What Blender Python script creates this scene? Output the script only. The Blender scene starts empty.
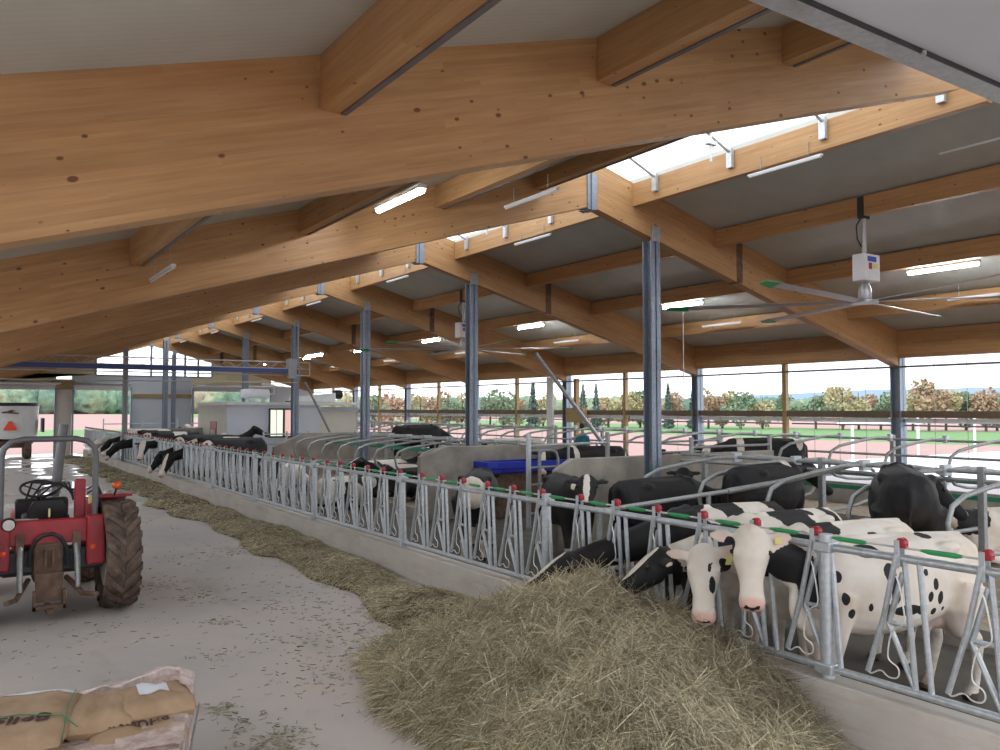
import bpy, math, random
import numpy as np
from mathutils import Vector, Matrix, noise as mn
random.seed(7); rng = np.random.default_rng(7)
C = bpy.context.scene.collection
PI = math.pi
# ------------------------------------------------------------------ helpers
def V(*a): return Vector(a)
class MB:
    """collects shapes, then links them as ONE mesh object"""
    def __init__(s): s.v=[]; s.f=[]; s.m=[]; s.cur=0
    def add(s, vs, fs):
        n=len(s.v); s.v += [tuple(p) for p in vs]
        for f in fs: s.f.append(tuple(i+n for i in f)); s.m.append(s.cur)
    def box(s, a, b):
        (x0,y0,z0),(x1,y1,z1)=a,b
        s.add([(x0,y0,z0),(x1,y0,z0),(x1,y1,z0),(x0,y1,z0),(x0,y0,z1),(x1,y0,z1),(x1,y1,z1),(x0,y1,z1)],
              [(0,3,2,1),(4,5,6,7),(0,1,5,4),(1,2,6,5),(2,3,7,6),(3,0,4,7)]); return s
    def obox(s, c, half, M):
        vs=[]
        for dz in (-1,1):
            for dx,dy in ((-1,-1),(1,-1),(1,1),(-1,1)):
                vs.append(Vector(c)+M@Vector((dx*half[0],dy*half[1],dz*half[2])))
        s.add(vs,[(0,3,2,1),(4,5,6,7),(0,1,5,4),(1,2,6,5),(2,3,7,6),(3,0,4,7)]); return s
    def tube(s, pts, r, n=8, cap=True):
        P=[Vector(p) for p in pts]; k=len(P)
        R=list(r) if hasattr(r,'__len__') else [r]*k
        T=[]
        for i in range(k):
            a=P[max(i-1,0)]; b=P[min(i+1,k-1)]; t=(b-a)
            T.append(t.normalized() if t.length>1e-9 else V(0,0,1))
        up=V(0,0,1) if abs(T[0].z)<.9 else V(1,0,0)
        u=T[0].cross(up).normalized(); vs=[]
        for i in range(k):
            u=(u-T[i]*u.dot(T[i])).normalized(); w=T[i].cross(u)
            for j in range(n):
                a=2*PI*j/n; vs.append(P[i]+(u*math.cos(a)+w*math.sin(a))*R[i])
        fs=[]
        for i in range(k-1):
            for j in range(n):
                a=i*n+j; b=i*n+(j+1)%n; fs.append((a,b,b+n,a+n))
        if cap: fs.append(tuple(range(n-1,-1,-1))); fs.append(tuple(range((k-1)*n,k*n)))
        s.add(vs,fs); return s
    def prism(s, poly, axis, a, b):
        """poly: 2D points; axis: extrusion axis 0/1/2, others in order"""
        n=len(poly); vs=[]
        for t in (a,b):
            for p in poly:
                q=[p[0],p[1]]; q.insert(axis,t); vs.append(tuple(q))
        s.add(vs,[tuple(range(n)),tuple(range(2*n-1,n-1,-1))]+[(i,i+n,(i+1)%n+n,(i+1)%n) for i in range(n)]); return s
    def lathe(s, prof, c, ax=V(0,0,1), n=20):
        ax=ax.normalized(); up=V(0,0,1) if abs(ax.z)<.9 else V(1,0,0)
        u=ax.cross(up).normalized(); w=ax.cross(u); vs=[]; k=len(prof)
        for r,h in prof:
            for j in range(n):
                a=2*PI*j/n; vs.append(Vector(c)+ax*h+(u*math.cos(a)+w*math.sin(a))*r)
        fs=[(i*n+j,i*n+(j+1)%n,(i+1)*n+(j+1)%n,(i+1)*n+j) for i in range(k-1) for j in range(n)]
        fs+= [tuple(range(n-1,-1,-1)),tuple(range((k-1)*n,k*n))]
        s.add(vs,fs); return s
    def ball(s, c, r, n=10, k=7, M=None):
        r=r if hasattr(r,'__len__') else (r,r,r); c=Vector(c); vs=[c+(M@V(0,0,r[2]) if M else V(0,0,r[2]))]
        for i in range(1,k):
            t=PI*i/k
            for j in range(n):
                a=2*PI*j/n; p=V(r[0]*math.sin(t)*math.cos(a),r[1]*math.sin(t)*math.sin(a),r[2]*math.cos(t))
                vs.append(c+(M@p if M else p))
        vs.append(c+(M@V(0,0,-r[2]) if M else V(0,0,-r[2]))); L=len(vs)-1; fs=[]
        for j in range(n):
            fs.append((0,1+j,1+(j+1)%n)); fs.append((L,L-n+(j+1)%n,L-n+j))
        for i in range(k-2):
            for j in range(n):
                a=1+i*n+j; b=1+i*n+(j+1)%n; fs.append((a,a+n,b+n,b))
        s.add(vs,fs); return s
    def loft(s, rings, n=18, pw=2.3):
        """rings: (centre, tangent, up, side radius, up radius)"""
        vs=[]; k=len(rings)
        for c,t,up,ry,rz in rings:
            t=Vector(t).normalized(); up=Vector(up); up=(up-t*up.dot(t)).normalized(); sd=up.cross(t)
            for j in range(n):
                a=2*PI*j/n; ca,sa=math.cos(a),math.sin(a)
                e=2/pw; x=math.copysign(abs(ca)**e,ca); z=math.copysign(abs(sa)**e,sa)
                vs.append(Vector(c)+sd*x*ry+up*z*rz)
        fs=[(i*n+j,i*n+(j+1)%n,(i+1)*n+(j+1)%n,(i+1)*n+j) for i in range(k-1) for j in range(n)]
        fs+= [tuple(range(n-1,-1,-1)),tuple(range((k-1)*n,k*n))]
        s.add(vs,fs); return s
    def mesh(s, name):
        me=bpy.data.meshes.new(name); me.from_pydata(s.v,[],s.f); me.update(); return me
    def build(s, name, mats, parent=None, smooth=False, loc=None, bevel=0):
        me=s.mesh(name)
        if not isinstance(mats,(list,tuple)): mats=[mats]
        for m in mats: me.materials.append(m)
        if len(mats)>1: me.polygons.foreach_set('material_index', s.m)
        fixn(me)
        if smooth:
            me.polygons.foreach_set('use_smooth',[True]*len(me.polygons))
            try: me.set_sharp_from_angle(angle=math.radians(40))
            except Exception: pass
        o=bpy.data.objects.new(name,me); C.objects.link(o)
        if parent is not None: o.parent=parent
        if loc is not None: o.location=loc
        if bevel:
            b=o.modifiers.new('bevel','BEVEL'); b.width=bevel; b.segments=2; b.limit_method='ANGLE'
        return o
def fixn(me):
    import bmesh
    bm=bmesh.new(); bm.from_mesh(me); bmesh.ops.recalc_face_normals(bm,faces=bm.faces); bm.to_mesh(me); bm.free()
def tag(o,label=None,cat=None,group=None,kind=None):
    if label: o['label']=label
    if cat: o['category']=cat
    if group: o['group']=group
    if kind: o['kind']=kind
    return o
def empty(name,loc=(0,0,0),rz=0,label=None,cat=None,group=None):
    o=bpy.data.objects.new(name,None); C.objects.link(o); o.location=loc; o.rotation_euler=(0,0,rz)
    o.empty_display_size=.2
    return tag(o,label,cat,group)
def struct(o): o['kind']='structure'; return o
def copy_tree(o,parent=None):
    c=o.copy(); C.objects.link(c); c.parent=parent
    for ch in list(o.children): copy_tree(ch,c)
    return c
ORD=['nearest','second nearest','third nearest','fourth nearest','fifth nearest','sixth nearest','seventh nearest','eighth nearest','ninth nearest','tenth nearest','eleventh nearest','twelfth nearest','farthest']
# ------------------------------------------------------------------ materials
def newmat(name):
    m=bpy.data.materials.new(name); m.use_nodes=True; nt=m.node_tree
    return m,nt,nt.nodes['Principled BSDF']
def sb(b,**k):
    for n,v in k.items():
        n={'rough':'Roughness','metal':'Metallic','spec':'Specular IOR Level','col':'Base Color','alpha':'Alpha','trans':'Transmission Weight','sss':'Subsurface Weight'}[n]
        if n=='Base Color': v=(*v,1) if len(v)==3 else v
        b.inputs[n].default_value=v
def N(nt,t,**k):
    n=nt.nodes.new(t)
    for a,v in k.items():
        if a.startswith('i_'): n.inputs[a[2:].replace('_',' ')].default_value=v
        else: setattr(n,a,v)
    return n
def L(nt,a,b): nt.links.new(a,b)
def ramp(nt,fac,stops,interp='LINEAR'):
    r=N(nt,'ShaderNodeValToRGB'); r.color_ramp.interpolation=interp
    e=r.color_ramp.elements
    while len(e)>len(stops): e.remove(e[-1])
    while len(e)<len(stops): e.new(.5)
    for q,(p,c) in zip(e,stops): q.position=p; q.color=(*c,1) if len(c)==3 else c
    L(nt,fac,r.inputs[0]); return r.outputs[0]
def mixc(nt,f,a,b,mode='MIX'):
    n=N(nt,'ShaderNodeMix',data_type='RGBA',blend_type=mode)
    for s,v in ((n.inputs[0],f),(n.inputs[6],a),(n.inputs[7],b)):
        if hasattr(v,'default_value') or hasattr(v,'is_linked'): L(nt,v,s)
        else: s.default_value=v if not isinstance(v,tuple) else ((*v,1) if len(v)==3 else v)
    return n.outputs[2]
def mth(nt,op,a,b=0.,c=0.):
    n=N(nt,'ShaderNodeMath',operation=op)
    for s,v in zip(n.inputs,(a,b,c)):
        if isinstance(v,(int,float)): s.default_value=v
        else: L(nt,v,s)
    return n.outputs[0]
def coord(nt,sc=(1,1,1),kind='Object'):
    t=N(nt,'ShaderNodeTexCoord'); m=N(nt,'ShaderNodeMapping'); m.inputs['Scale'].default_value=sc
    L(nt,t.outputs[kind],m.inputs[0]); return m.outputs[0]
def noise(nt,vec,scale=5,detail=4,rough=.55):
    n=N(nt,'ShaderNodeTexNoise'); n.inputs['Scale'].default_value=scale; n.inputs['Detail'].default_value=detail; n.inputs['Roughness'].default_value=rough
    if vec is not None: L(nt,vec,n.inputs['Vector'])
    return n.outputs[0]
def bump(nt,b,h,st=.3,d=.02):
    n=N(nt,'ShaderNodeBump'); n.inputs['Strength'].default_value=st; n.inputs['Distance'].default_value=d
    L(nt,h,n.inputs['Height']); L(nt,n.outputs[0],b.inputs['Normal'])
def plain(name,col,rough=.6,metal=0,var=.12,scale=6,spec=.5):
    m,nt,b=newmat(name); sb(b,rough=rough,metal=metal,spec=spec)
    n=noise(nt,coord(nt),scale,5)
    c0=tuple(max(0,x*(1-var)) for x in col); c1=tuple(min(1,x*(1+var)) for x in col)
    L(nt,ramp(nt,n,[(.3,c0),(.7,c1)]),b.inputs['Base Color']); return m
def wood_mat(name,base,dark,light,knot=(.17,.075,.03),lam=.045,knots=True):
    m,nt,b=newmat(name); sb(b,rough=.5,spec=.35)
    tc=N(nt,'ShaderNodeTexCoord'); sp=N(nt,'ShaderNodeSeparateXYZ'); L(nt,tc.outputs['Object'],sp.inputs[0])
    oi=N(nt,'ShaderNodeObjectInfo')
    lay=mth(nt,'FLOOR',mth(nt,'DIVIDE',sp.outputs[2],lam))
    xs=mth(nt,'FLOOR',mth(nt,'ADD',mth(nt,'DIVIDE',sp.outputs[0],2.3),mth(nt,'MULTIPLY',lay,.37)))
    wn=N(nt,'ShaderNodeTexWhiteNoise',noise_dimensions='3D'); cb=N(nt,'ShaderNodeCombineXYZ')
    L(nt,lay,cb.inputs[0]); L(nt,xs,cb.inputs[1]); L(nt,oi.outputs['Random'],cb.inputs[2]); L(nt,cb.outputs[0],wn.inputs[0])
    mp=N(nt,'ShaderNodeMapping'); mp.inputs['Scale'].default_value=(.5,9,9); L(nt,tc.outputs['Object'],mp.inputs[0])
    ad=N(nt,'ShaderNodeVectorMath',operation='ADD'); L(nt,mp.outputs[0],ad.inputs[0])
    sc=N(nt,'ShaderNodeVectorMath',operation='SCALE'); L(nt,wn.outputs[1],sc.inputs[0]); sc.inputs['Scale'].default_value=6; L(nt,sc.outputs[0],ad.inputs[1])
    g=noise(nt,ad.outputs[0],3.2,5,.6)
    c=ramp(nt,g,[(.25,dark),(.5,base),(.78,light)])
    tint=ramp(nt,wn.outputs[0],[(0,(.92,.91,.90)),(1,(1.05,1.05,1.04))])
    c=mixc(nt,1.,c,tint,'MULTIPLY')
    big=noise(nt,coord(nt,(.6,.6,1.5)),1.3,3); c=mixc(nt,1.,c,ramp(nt,big,[(.3,(.86,.84,.84)),(.7,(1.06,1.06,1.04))]),'MULTIPLY')
    if knots:
        mp2=N(nt,'ShaderNodeMapping'); mp2.inputs['Scale'].default_value=(6.5,11,11); L(nt,tc.outputs['Object'],mp2.inputs[0])
        a2=N(nt,'ShaderNodeVectorMath',operation='ADD'); L(nt,mp2.outputs[0],a2.inputs[0])
        cb2=N(nt,'ShaderNodeCombineXYZ'); L(nt,mth(nt,'MULTIPLY',oi.outputs['Random'],37.),cb2.inputs[0]); L(nt,cb2.outputs[0],a2.inputs[1])
        vo=N(nt,'ShaderNodeTexVoronoi',voronoi_dimensions='3D'); vo.inputs['Scale'].default_value=1.; L(nt,a2.outputs[0],vo.inputs['Vector'])
        sx=N(nt,'ShaderNodeSeparateXYZ'); L(nt,vo.outputs['Color'],sx.inputs[0])
        rad=mth(nt,'MULTIPLY',mth(nt,'POWER',sx.outputs[0],1.7),.16)
        k=mth(nt,'SUBTRACT',vo.outputs['Distance'],rad)
        kf=ramp(nt,k,[(0,(1,1,1)),(.05,(0,0,0))])
        c=mixc(nt,kf,c,knot)
    L(nt,c,b.inputs['Base Color']); bump(nt,b,g,.08,.01); return m
M={}
M['wood']=wood_mat('glulam_spruce',(.47,.27,.12),(.40,.21,.085),(.54,.34,.17))
M['post_wood']=wood_mat('weathered_post',(.38,.27,.13),(.3,.2,.09),(.45,.33,.18),knots=False)
M['rail_wood']=wood_mat('brown_rail',(.16,.11,.075),(.11,.08,.05),(.2,.15,.1),knots=False)
def ceiling_mat():
    m,nt,b=newmat('sandwich_panel'); sb(b,rough=.25,spec=.5)
    v=coord(nt,(1,1,1),'Object'); sp=N(nt,'ShaderNodeSeparateXYZ'); L(nt,v,sp.inputs[0])
    w=N(nt,'ShaderNodeTexWave'); w.bands_direction='Y'; w.inputs['Scale'].default_value=5; L(nt,v,w.inputs[0])
    n=noise(nt,v,2.,3)
    c=ramp(nt,n,[(.3,(.46,.49,.455)),(.7,(.52,.55,.51))])
    L(nt,c,b.inputs['Base Color']); bump(nt,b,w.outputs[1],.12,.004); return m
M['ceil']=ceiling_mat()
def galv(name,c0,c1,rough=.42):
    m,nt,b=newmat(name); sb(b,metal=.55,rough=rough)
    v=coord(nt); n=noise(nt,v,22,4,.7); n2=noise(nt,v,2.5,4)
    c=ramp(nt,n,[(.3,c0),(.7,c1)])
    c=mixc(nt,ramp(nt,n2,[(.58,(0,0,0)),(.8,(.55,.55,.55))]),c,(.34,.29,.22))
    L(nt,c,b.inputs['Base Color']); return m
M['galv']=galv('galvanised_steel',(.44,.47,.50),(.62,.65,.68))
M['galv_dull']=galv('dull_galvanised_steel',(.30,.31,.31),(.44,.45,.45),.55)
M['steel']=galv('grey_steel_column',(.20,.24,.30),(.30,.34,.40),.45)
M['darksteel']=plain('dark_steel',(.05,.055,.06),.5,.4)
M['greenpad']=plain('green_plastic',(.02,.30,.09),.4)
M['greenstrap']=plain('green_strap',(.01,.20,.11),.5)
M['redlatch']=plain('red_plastic',(.38,.02,.035),.4)
M['rod']=plain('zinc_rod',(.75,.76,.74),.35,.3)
M['white']=plain('white_paint',(.74,.75,.76),.55,var=.05)
M['whitecool']=plain('white_panel',(.62,.65,.70),.5,var=.04,scale=.7)
M['cream']=plain('cream_panel',(.66,.62,.54),.6,var=.05,scale=.7)
M['yellowwall']=plain('plywood_wall',(.62,.54,.34),.7,var=.12,scale=1.2)
M['grey_cladding']=plain('grey_cladding',(.52,.56,.60),.55,var=.05,scale=.6)
M['concrete']=plain('grey_concrete',(.36,.33,.30),.85,var=.25,scale=3)
M['black']=plain('black_plastic',(.018,.018,.02),.45)
M['rubber']=plain('rubber_hose',(.02,.02,.022),.5)
M['orange']=plain('orange_lens',(.75,.10,.015),.25)
M['smv']=plain('orange_red_reflector',(.85,.08,.02),.4,var=.05)
M['blue']=plain('blue_plastic',(.015,.03,.42),.35)
M['bluepipe']=plain('dark_blue_beam',(.05,.08,.24),.5)
M['truss']=plain('cream_truss',(.50,.50,.46),.5)
M['fan_blade']=plain('fan_blade_aluminium',(.42,.40,.41),.4,.3,var=.05)
M['brown']=plain('rusty_steel',(.16,.10,.07),.8,.2,var=.4,scale=9)
M['brown_grey']=plain('grey_channel',(.16,.15,.15),.5,.3)
M['chrome']=plain('chrome',(.6,.6,.6),.2,.9)
def curb_mat():
    m,nt,b=newmat('stained_curb_concrete'); sb(b,rough=.8)
    v=coord(nt); sp=N(nt,'ShaderNodeSeparateXYZ'); L(nt,v,sp.inputs[0])
    n=noise(nt,v,1.1,6,.65); n2=noise(nt,coord(nt,(1,.5,4)),2.2,6,.7)
    c=ramp(nt,n,[(.3,(.48,.44,.40)),(.7,(.62,.57,.52))])
    c=mixc(nt,ramp(nt,n2,[(.5,(0,0,0)),(.75,(.6,.6,.6))]),c,(.40,.27,.18))
    L(nt,c,b.inputs['Base Color']); bump(nt,b,n2,.2,.01); return m
M['curb']=curb_mat()
def floor_mat():
    m,nt,b=newmat('barn_floor_concrete')
    v=coord(nt,(1,1,1),'Object'); sp=N(nt,'ShaderNodeSeparateXYZ'); L(nt,v,sp.inputs[0])
    n=noise(nt,v,.45,6,.6); n2=noise(nt,v,2.2,6,.7); n3=noise(nt,coord(nt,(1.,.35,1)),1.1,4)
    c=ramp(nt,n,[(.3,(.43,.405,.39)),(.52,(.53,.475,.445)),(.72,(.58,.48,.43))])
    c=mixc(nt,ramp(nt,n2,[(.55,(0,0,0)),(.72,(.35,.35,.35))]),c,(.46,.33,.28))
    c=mixc(nt,ramp(nt,n3,[(.58,(0,0,0)),(.72,(.4,.4,.4))]),c,(.25,.21,.17))
    # cow alleys: slurry-brown
    al=mth(nt,'GREATER_THAN',sp.outputs[0],5.75)
    dung=ramp(nt,n2,[(.3,(.05,.042,.035)),(.7,(.13,.11,.09))])
    c=mixc(nt,al,c,dung)
    L(nt,c,b.inputs['Base Color'])
    # wet patches toward the far doors
    wet=ramp(nt,noise(nt,coord(nt,(.5,.3,1)),1.6,4),[(.5,(0,0,0)),(.56,(1,1,1))])
    far=mth(nt,'MULTIPLY',ramp_f(nt,sp.outputs[1],18,26),wet)
    r=mth(nt,'SUBTRACT',.7,mth(nt,'MULTIPLY',far,.6)); L(nt,r,b.inputs['Roughness'])
    bump(nt,b,n2,.12,.01); return m
def ramp_f(nt,val,a,b):
    n=N(nt,'ShaderNodeMapRange'); n.inputs[1].default_value=a; n.inputs[2].default_value=b; L(nt,val,n.inputs[0]); return n.outputs[0]
M['floor']=floor_mat()
def emis(name,col,st):
    m,nt,b=newmat(name); b.inputs['Base Color'].default_value=(.8,.8,.8,1); b.inputs['Emission Color'].default_value=(*col,1); b.inputs['Emission Strength'].default_value=st; return m
M['tube_on']=emis('lit_tube',(.93,.96,1),32)
M['lampglass']=plain('clear_lamp_cover',(.72,.74,.75),.15,var=.03)
M['window_lit']=emis('lit_office_pane',(.75,.82,.62),.35)
M['window_pink']=emis('lit_office_curtain',(.62,.30,.24),.35)
def attr_mat(name,attr,rough=.8,bumpst=0):
    m,nt,b=newmat(name); sb(b,rough=rough,spec=.25)
    a=N(nt,'ShaderNodeAttribute',attribute_name=attr); L(nt,a.outputs['Color'],b.inputs['Base Color']); return m
M['strand']=attr_mat('hay_strands','col',.75)
def hay_base():
    m,nt,b=newmat('hay_bed'); sb(b,rough=.95,spec=.1)
    v=coord(nt,(1,1,1),'Object'); n=noise(nt,v,9,8,.75); n2=noise(nt,v,1.2,4)
    c=ramp(nt,n,[(.3,(.07,.055,.028)),(.55,(.21,.17,.085)),(.75,(.36,.31,.17))])
    c=mixc(nt,ramp(nt,n2,[(.4,(0,0,0)),(.65,(.55,.55,.55))]),c,(.10,.09,.04))
    L(nt,c,b.inputs['Base Color']); bump(nt,b,n,.8,.05); return m
M['haybed']=hay_base()
def cow_mat():
    m,nt,b=newmat('holstein_coat'); sb(b,rough=.62,spec=.3)
    a=N(nt,'ShaderNodeAttribute',attribute_name='blk'); pk=N(nt,'ShaderNodeAttribute',attribute_name='pink'); dt=N(nt,'ShaderNodeAttribute',attribute_name='dirt')
    v=coord(nt); n=noise(nt,v,7,5,.6); n2=noise(nt,v,2.5,4)
    nb=noise(nt,v,17,3,.6); f=mth(nt,'ADD',mth(nt,'ADD',a.outputs['Fac'],mth(nt,'MULTIPLY',mth(nt,'SUBTRACT',n,.5),.8)),mth(nt,'MULTIPLY',mth(nt,'SUBTRACT',nb,.5),.45))
    f=ramp(nt,f,[(.47,(0,0,0)),(.53,(1,1,1))])
    w=ramp(nt,n2,[(.3,(.66,.55,.45)),(.6,(.80,.74,.67))])
    w=mixc(nt,pk.outputs['Fac'],w,(.66,.34,.27))
    k=ramp(nt,n2,[(.35,(.010,.010,.012)),(.7,(.022,.020,.020))])
    c=mixc(nt,f,w,k)
    c=mixc(nt,mth(nt,'MULTIPLY',dt.outputs['Fac'],ramp(nt,n,[(.35,(.2,.2,.2)),(.7,(1,1,1))])),c,(.13,.09,.055))
    L(nt,c,b.inputs['Base Color']); bump(nt,b,noise(nt,v,60,3),.15,.004); return m
M['cow']=cow_mat()
M['eye']=plain('dark_eye',(.01,.008,.006),.1)
M['tagyellow']=plain('pale_yellow_tag',(.72,.66,.26),.5)
M['hoof']=plain('hoof',(.08,.06,.045),.6)
M['red']=plain('faded_red_paint',(.34,.025,.035),.42,var=.22,scale=5)
def tyre_mat():
    m,nt,b=newmat('muddy_tyre'); sb(b,rough=.85,spec=.2)
    n=noise(nt,coord(nt),6,6,.65)
    L(nt,ramp(nt,n,[(.3,(.055,.045,.04)),(.5,(.14,.10,.08)),(.72,(.26,.18,.14))]),b.inputs['Base Color']); bump(nt,b,n,.3,.01); return m
M['tyre']=tyre_mat()
def foliage(name,c0,c1,c2):
    m,nt,b=newmat(name); sb(b,rough=.9,spec=.15)
    v=coord(nt,(1,1,1),'Object'); n=noise(nt,v,.9,6,.7)
    L(nt,ramp(nt,n,[(.3,c0),(.5,c1),(.7,c2)]),b.inputs['Base Color']); return m
M['leaf_green']=foliage('green_leaves',(.14,.20,.14),(.21,.28,.18),(.28,.35,.23))  # leaf colours paled and greyed to carry the haze of distance
M['leaf_dark']=foliage('dark_needles',(.09,.13,.11),(.13,.18,.15),(.17,.23,.19))
M['leaf_yellow']=foliage('yellow_autumn_leaves',(.34,.30,.17),(.44,.38,.22),(.52,.46,.28))
M['leaf_rust']=foliage('rust_autumn_leaves',(.32,.21,.15),(.42,.29,.20),(.48,.36,.26))
def forest_mat():
    m,nt,b=newmat('mixed_forest'); sb(b,rough=1,spec=.1)
    v=coord(nt,(1,1,1),'Object'); n=noise(nt,v,.03,3,.6); n2=noise(nt,v,.35,6,.75)
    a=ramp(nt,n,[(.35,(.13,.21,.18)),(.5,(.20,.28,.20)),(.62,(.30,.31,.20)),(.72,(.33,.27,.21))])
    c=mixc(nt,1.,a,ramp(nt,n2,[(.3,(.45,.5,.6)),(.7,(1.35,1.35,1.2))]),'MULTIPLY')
    L(nt,c,b.inputs['Base Color']); return m
M['forest']=forest_mat()
M['hill']=foliage('haze_tinted_hills',(.14,.20,.27),(.19,.26,.34),(.24,.31,.36))  # distance haze is mixed into the blue grey hill colour
M['bark']=plain('bark',(.10,.075,.055),.9)
def ground_mat():
    m,nt,b=newmat('fields'); sb(b,rough=1,spec=.1)
    v=coord(nt,(1,1,1),'Object'); sp=N(nt,'ShaderNodeSeparateXYZ'); L(nt,v,sp.inputs[0])
    n=noise(nt,v,.05,5,.6); n2=noise(nt,v,1.5,5,.7)
    pink=ramp(nt,n2,[(.3,(.33,.21,.19)),(.7,(.41,.27,.25))])
    green=ramp(nt,n2,[(.3,(.12,.22,.09)),(.7,(.18,.29,.13))])
    # distance across from the barn decides the strip
    wob=mth(nt,'MULTIPLY',mth(nt,'SUBTRACT',n,.5),14)
    a=mth(nt,'ADD',sp.outputs[0],wob)
    s1=mth(nt,'MULTIPLY',mth(nt,'GREATER_THAN',a,58),mth(nt,'LESS_THAN',a,94))
    s2=mth(nt,'MULTIPLY',mth(nt,'GREATER_THAN',sp.outputs[1],85),mth(nt,'LESS_THAN',mth(nt,'ADD',sp.outputs[1],wob),110))
    s2=mth(nt,'MULTIPLY',s2,mth(nt,'LESS_THAN',sp.outputs[0],30))
    g=mth(nt,'MINIMUM',mth(nt,'ADD',s1,s2),1.)
    L(nt,mixc(nt,g,pink,green),b.inputs['Base Color']); return m
M['ground']=ground_mat()
M['whitecover']=plain('white_silage_cover',(.70,.74,.80),.6,var=.06,scale=.4)
# ------------------------------------------------------------------ building data
B=6.1; Y0=4.536; RX=8.85; RZ=5.86; SR=.2674; SL=.302; WX=18.0; DEP=.8; LX=-1.3
FY=[Y0+k*B for k in range(-1,8)]           # frames; index 1 is the nearest one in view, last the far gable
GY=FY[-1]
def zb(x): return RZ-SR*(x-RX) if x>=RX else RZ-SL*(RX-x)      # underside of rafters
def zc(x): return zb(x)+DEP                                     # ceiling
def beam(name,p0,p1,w,d,mat,parent=None,endcut=True):
    """beam whose underside runs p0->p1, local x along the grain; ends cut plumb"""
    p0,p1=Vector(p0),Vector(p1); t=(p1-p0); Ln=t.length; t.normalize()
    side=V(0,0,1).cross(t).normalized(); up=t.cross(side)
    Mx=Matrix((t,side,up)).transposed().to_4x4(); Mx.translation=p0; inv=Mx.inverted()
    mb=MB(); vs=[]
    for sgn in (-1,1):
        for q in (p0,p1,p1+V(0,0,d),p0+V(0,0,d)): vs.append(inv@(q+side*sgn*w/2))
    mb.add(vs,[(0,1,2,3),(7,6,5,4),(0,4,5,1),(1,5,6,2),(2,6,7,3),(3,7,4,0)])
    o=mb.build(name,mat,None,bevel=.004)
    if parent is not None:
        o.parent=parent; o.matrix_local=Matrix.Translation(-parent.location)@Mx
    else: o.matrix_world=Mx
    return o
# floor, ceilings
mb=MB(); mb.box((LX-6,-6,-.3),(WX+.3,GY+4,0)); struct(mb.build('floor',M['floor']))
def ceil(x0,x1,name):
    mb=MB()
    for i in range(len(FY)-1):
        pass
    t=.12
    mb.prism([(x0,zc(x0)),(x1,zc(x1)),(x1,zc(x1)+t),(x0,zc(x0)+t)],1,FY[0],GY+.3)
    return struct(mb.build(name,M['ceil']))
ceil(LX,7.75,'ceiling'); ceil(9.88,WX+.3,'ceiling.001')
ordf=['behind the camera']+ORD[:8]
for i,y in enumerate(FY):
    w=.2
    if i<len(FY)-1 or True:
        lab=ordf[i] if i<len(FY)-1 else 'farthest'
        if i==0: continue
        r=beam('rafter',(LX,y,zb(LX)),(RX-.03,y,zb(RX)),w,DEP,M['wood'])
        if i==1:
            tag(r,'huge knotty timber rafter crossing the top of the view, nearest of all','roof beam','timber rafters of the left slope'); continue
        r2=beam('rafter',(RX+.03,y,zb(RX)),(WX-.02,y,zb(WX)),w,DEP,M['wood'])
        if i==len(FY)-1: lab='farthest'
        tag(r,f'{lab} wide timber rafter on the left roof slope','roof beam','timber rafters of the left slope')
        tag(r2,f'{lab} wide timber rafter on the right roof slope','roof beam','timber rafters of the right slope')
        if i==1: r['label']='huge knotty timber rafter crossing the top of the view, nearest of all'
        # dark joint strip on the right rafters mid span
        pr=MB().box((RX-.1,y-.125,RZ-.05),(RX+.1,y+.125,RZ+DEP-.25)); pr.box((RX-.03,y-.15,RZ-.06),(RX+.03,y+.15,RZ+DEP-.25))
        o=pr.build('ridge_plate',M['steel']); tag(o,f'blue grey steel plate joining the {lab} pair of rafters under the ridge opening','steel plate','steel ridge plates')
        jp=MB().box((12.45,y-.105,zb(12.5)+.0),(12.62,y+.105,zb(12.5)+.78)); o=jp.build('joint_plate',M['brown'],r2); o.matrix_parent_inverse=r2.matrix_world.inverted()
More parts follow.
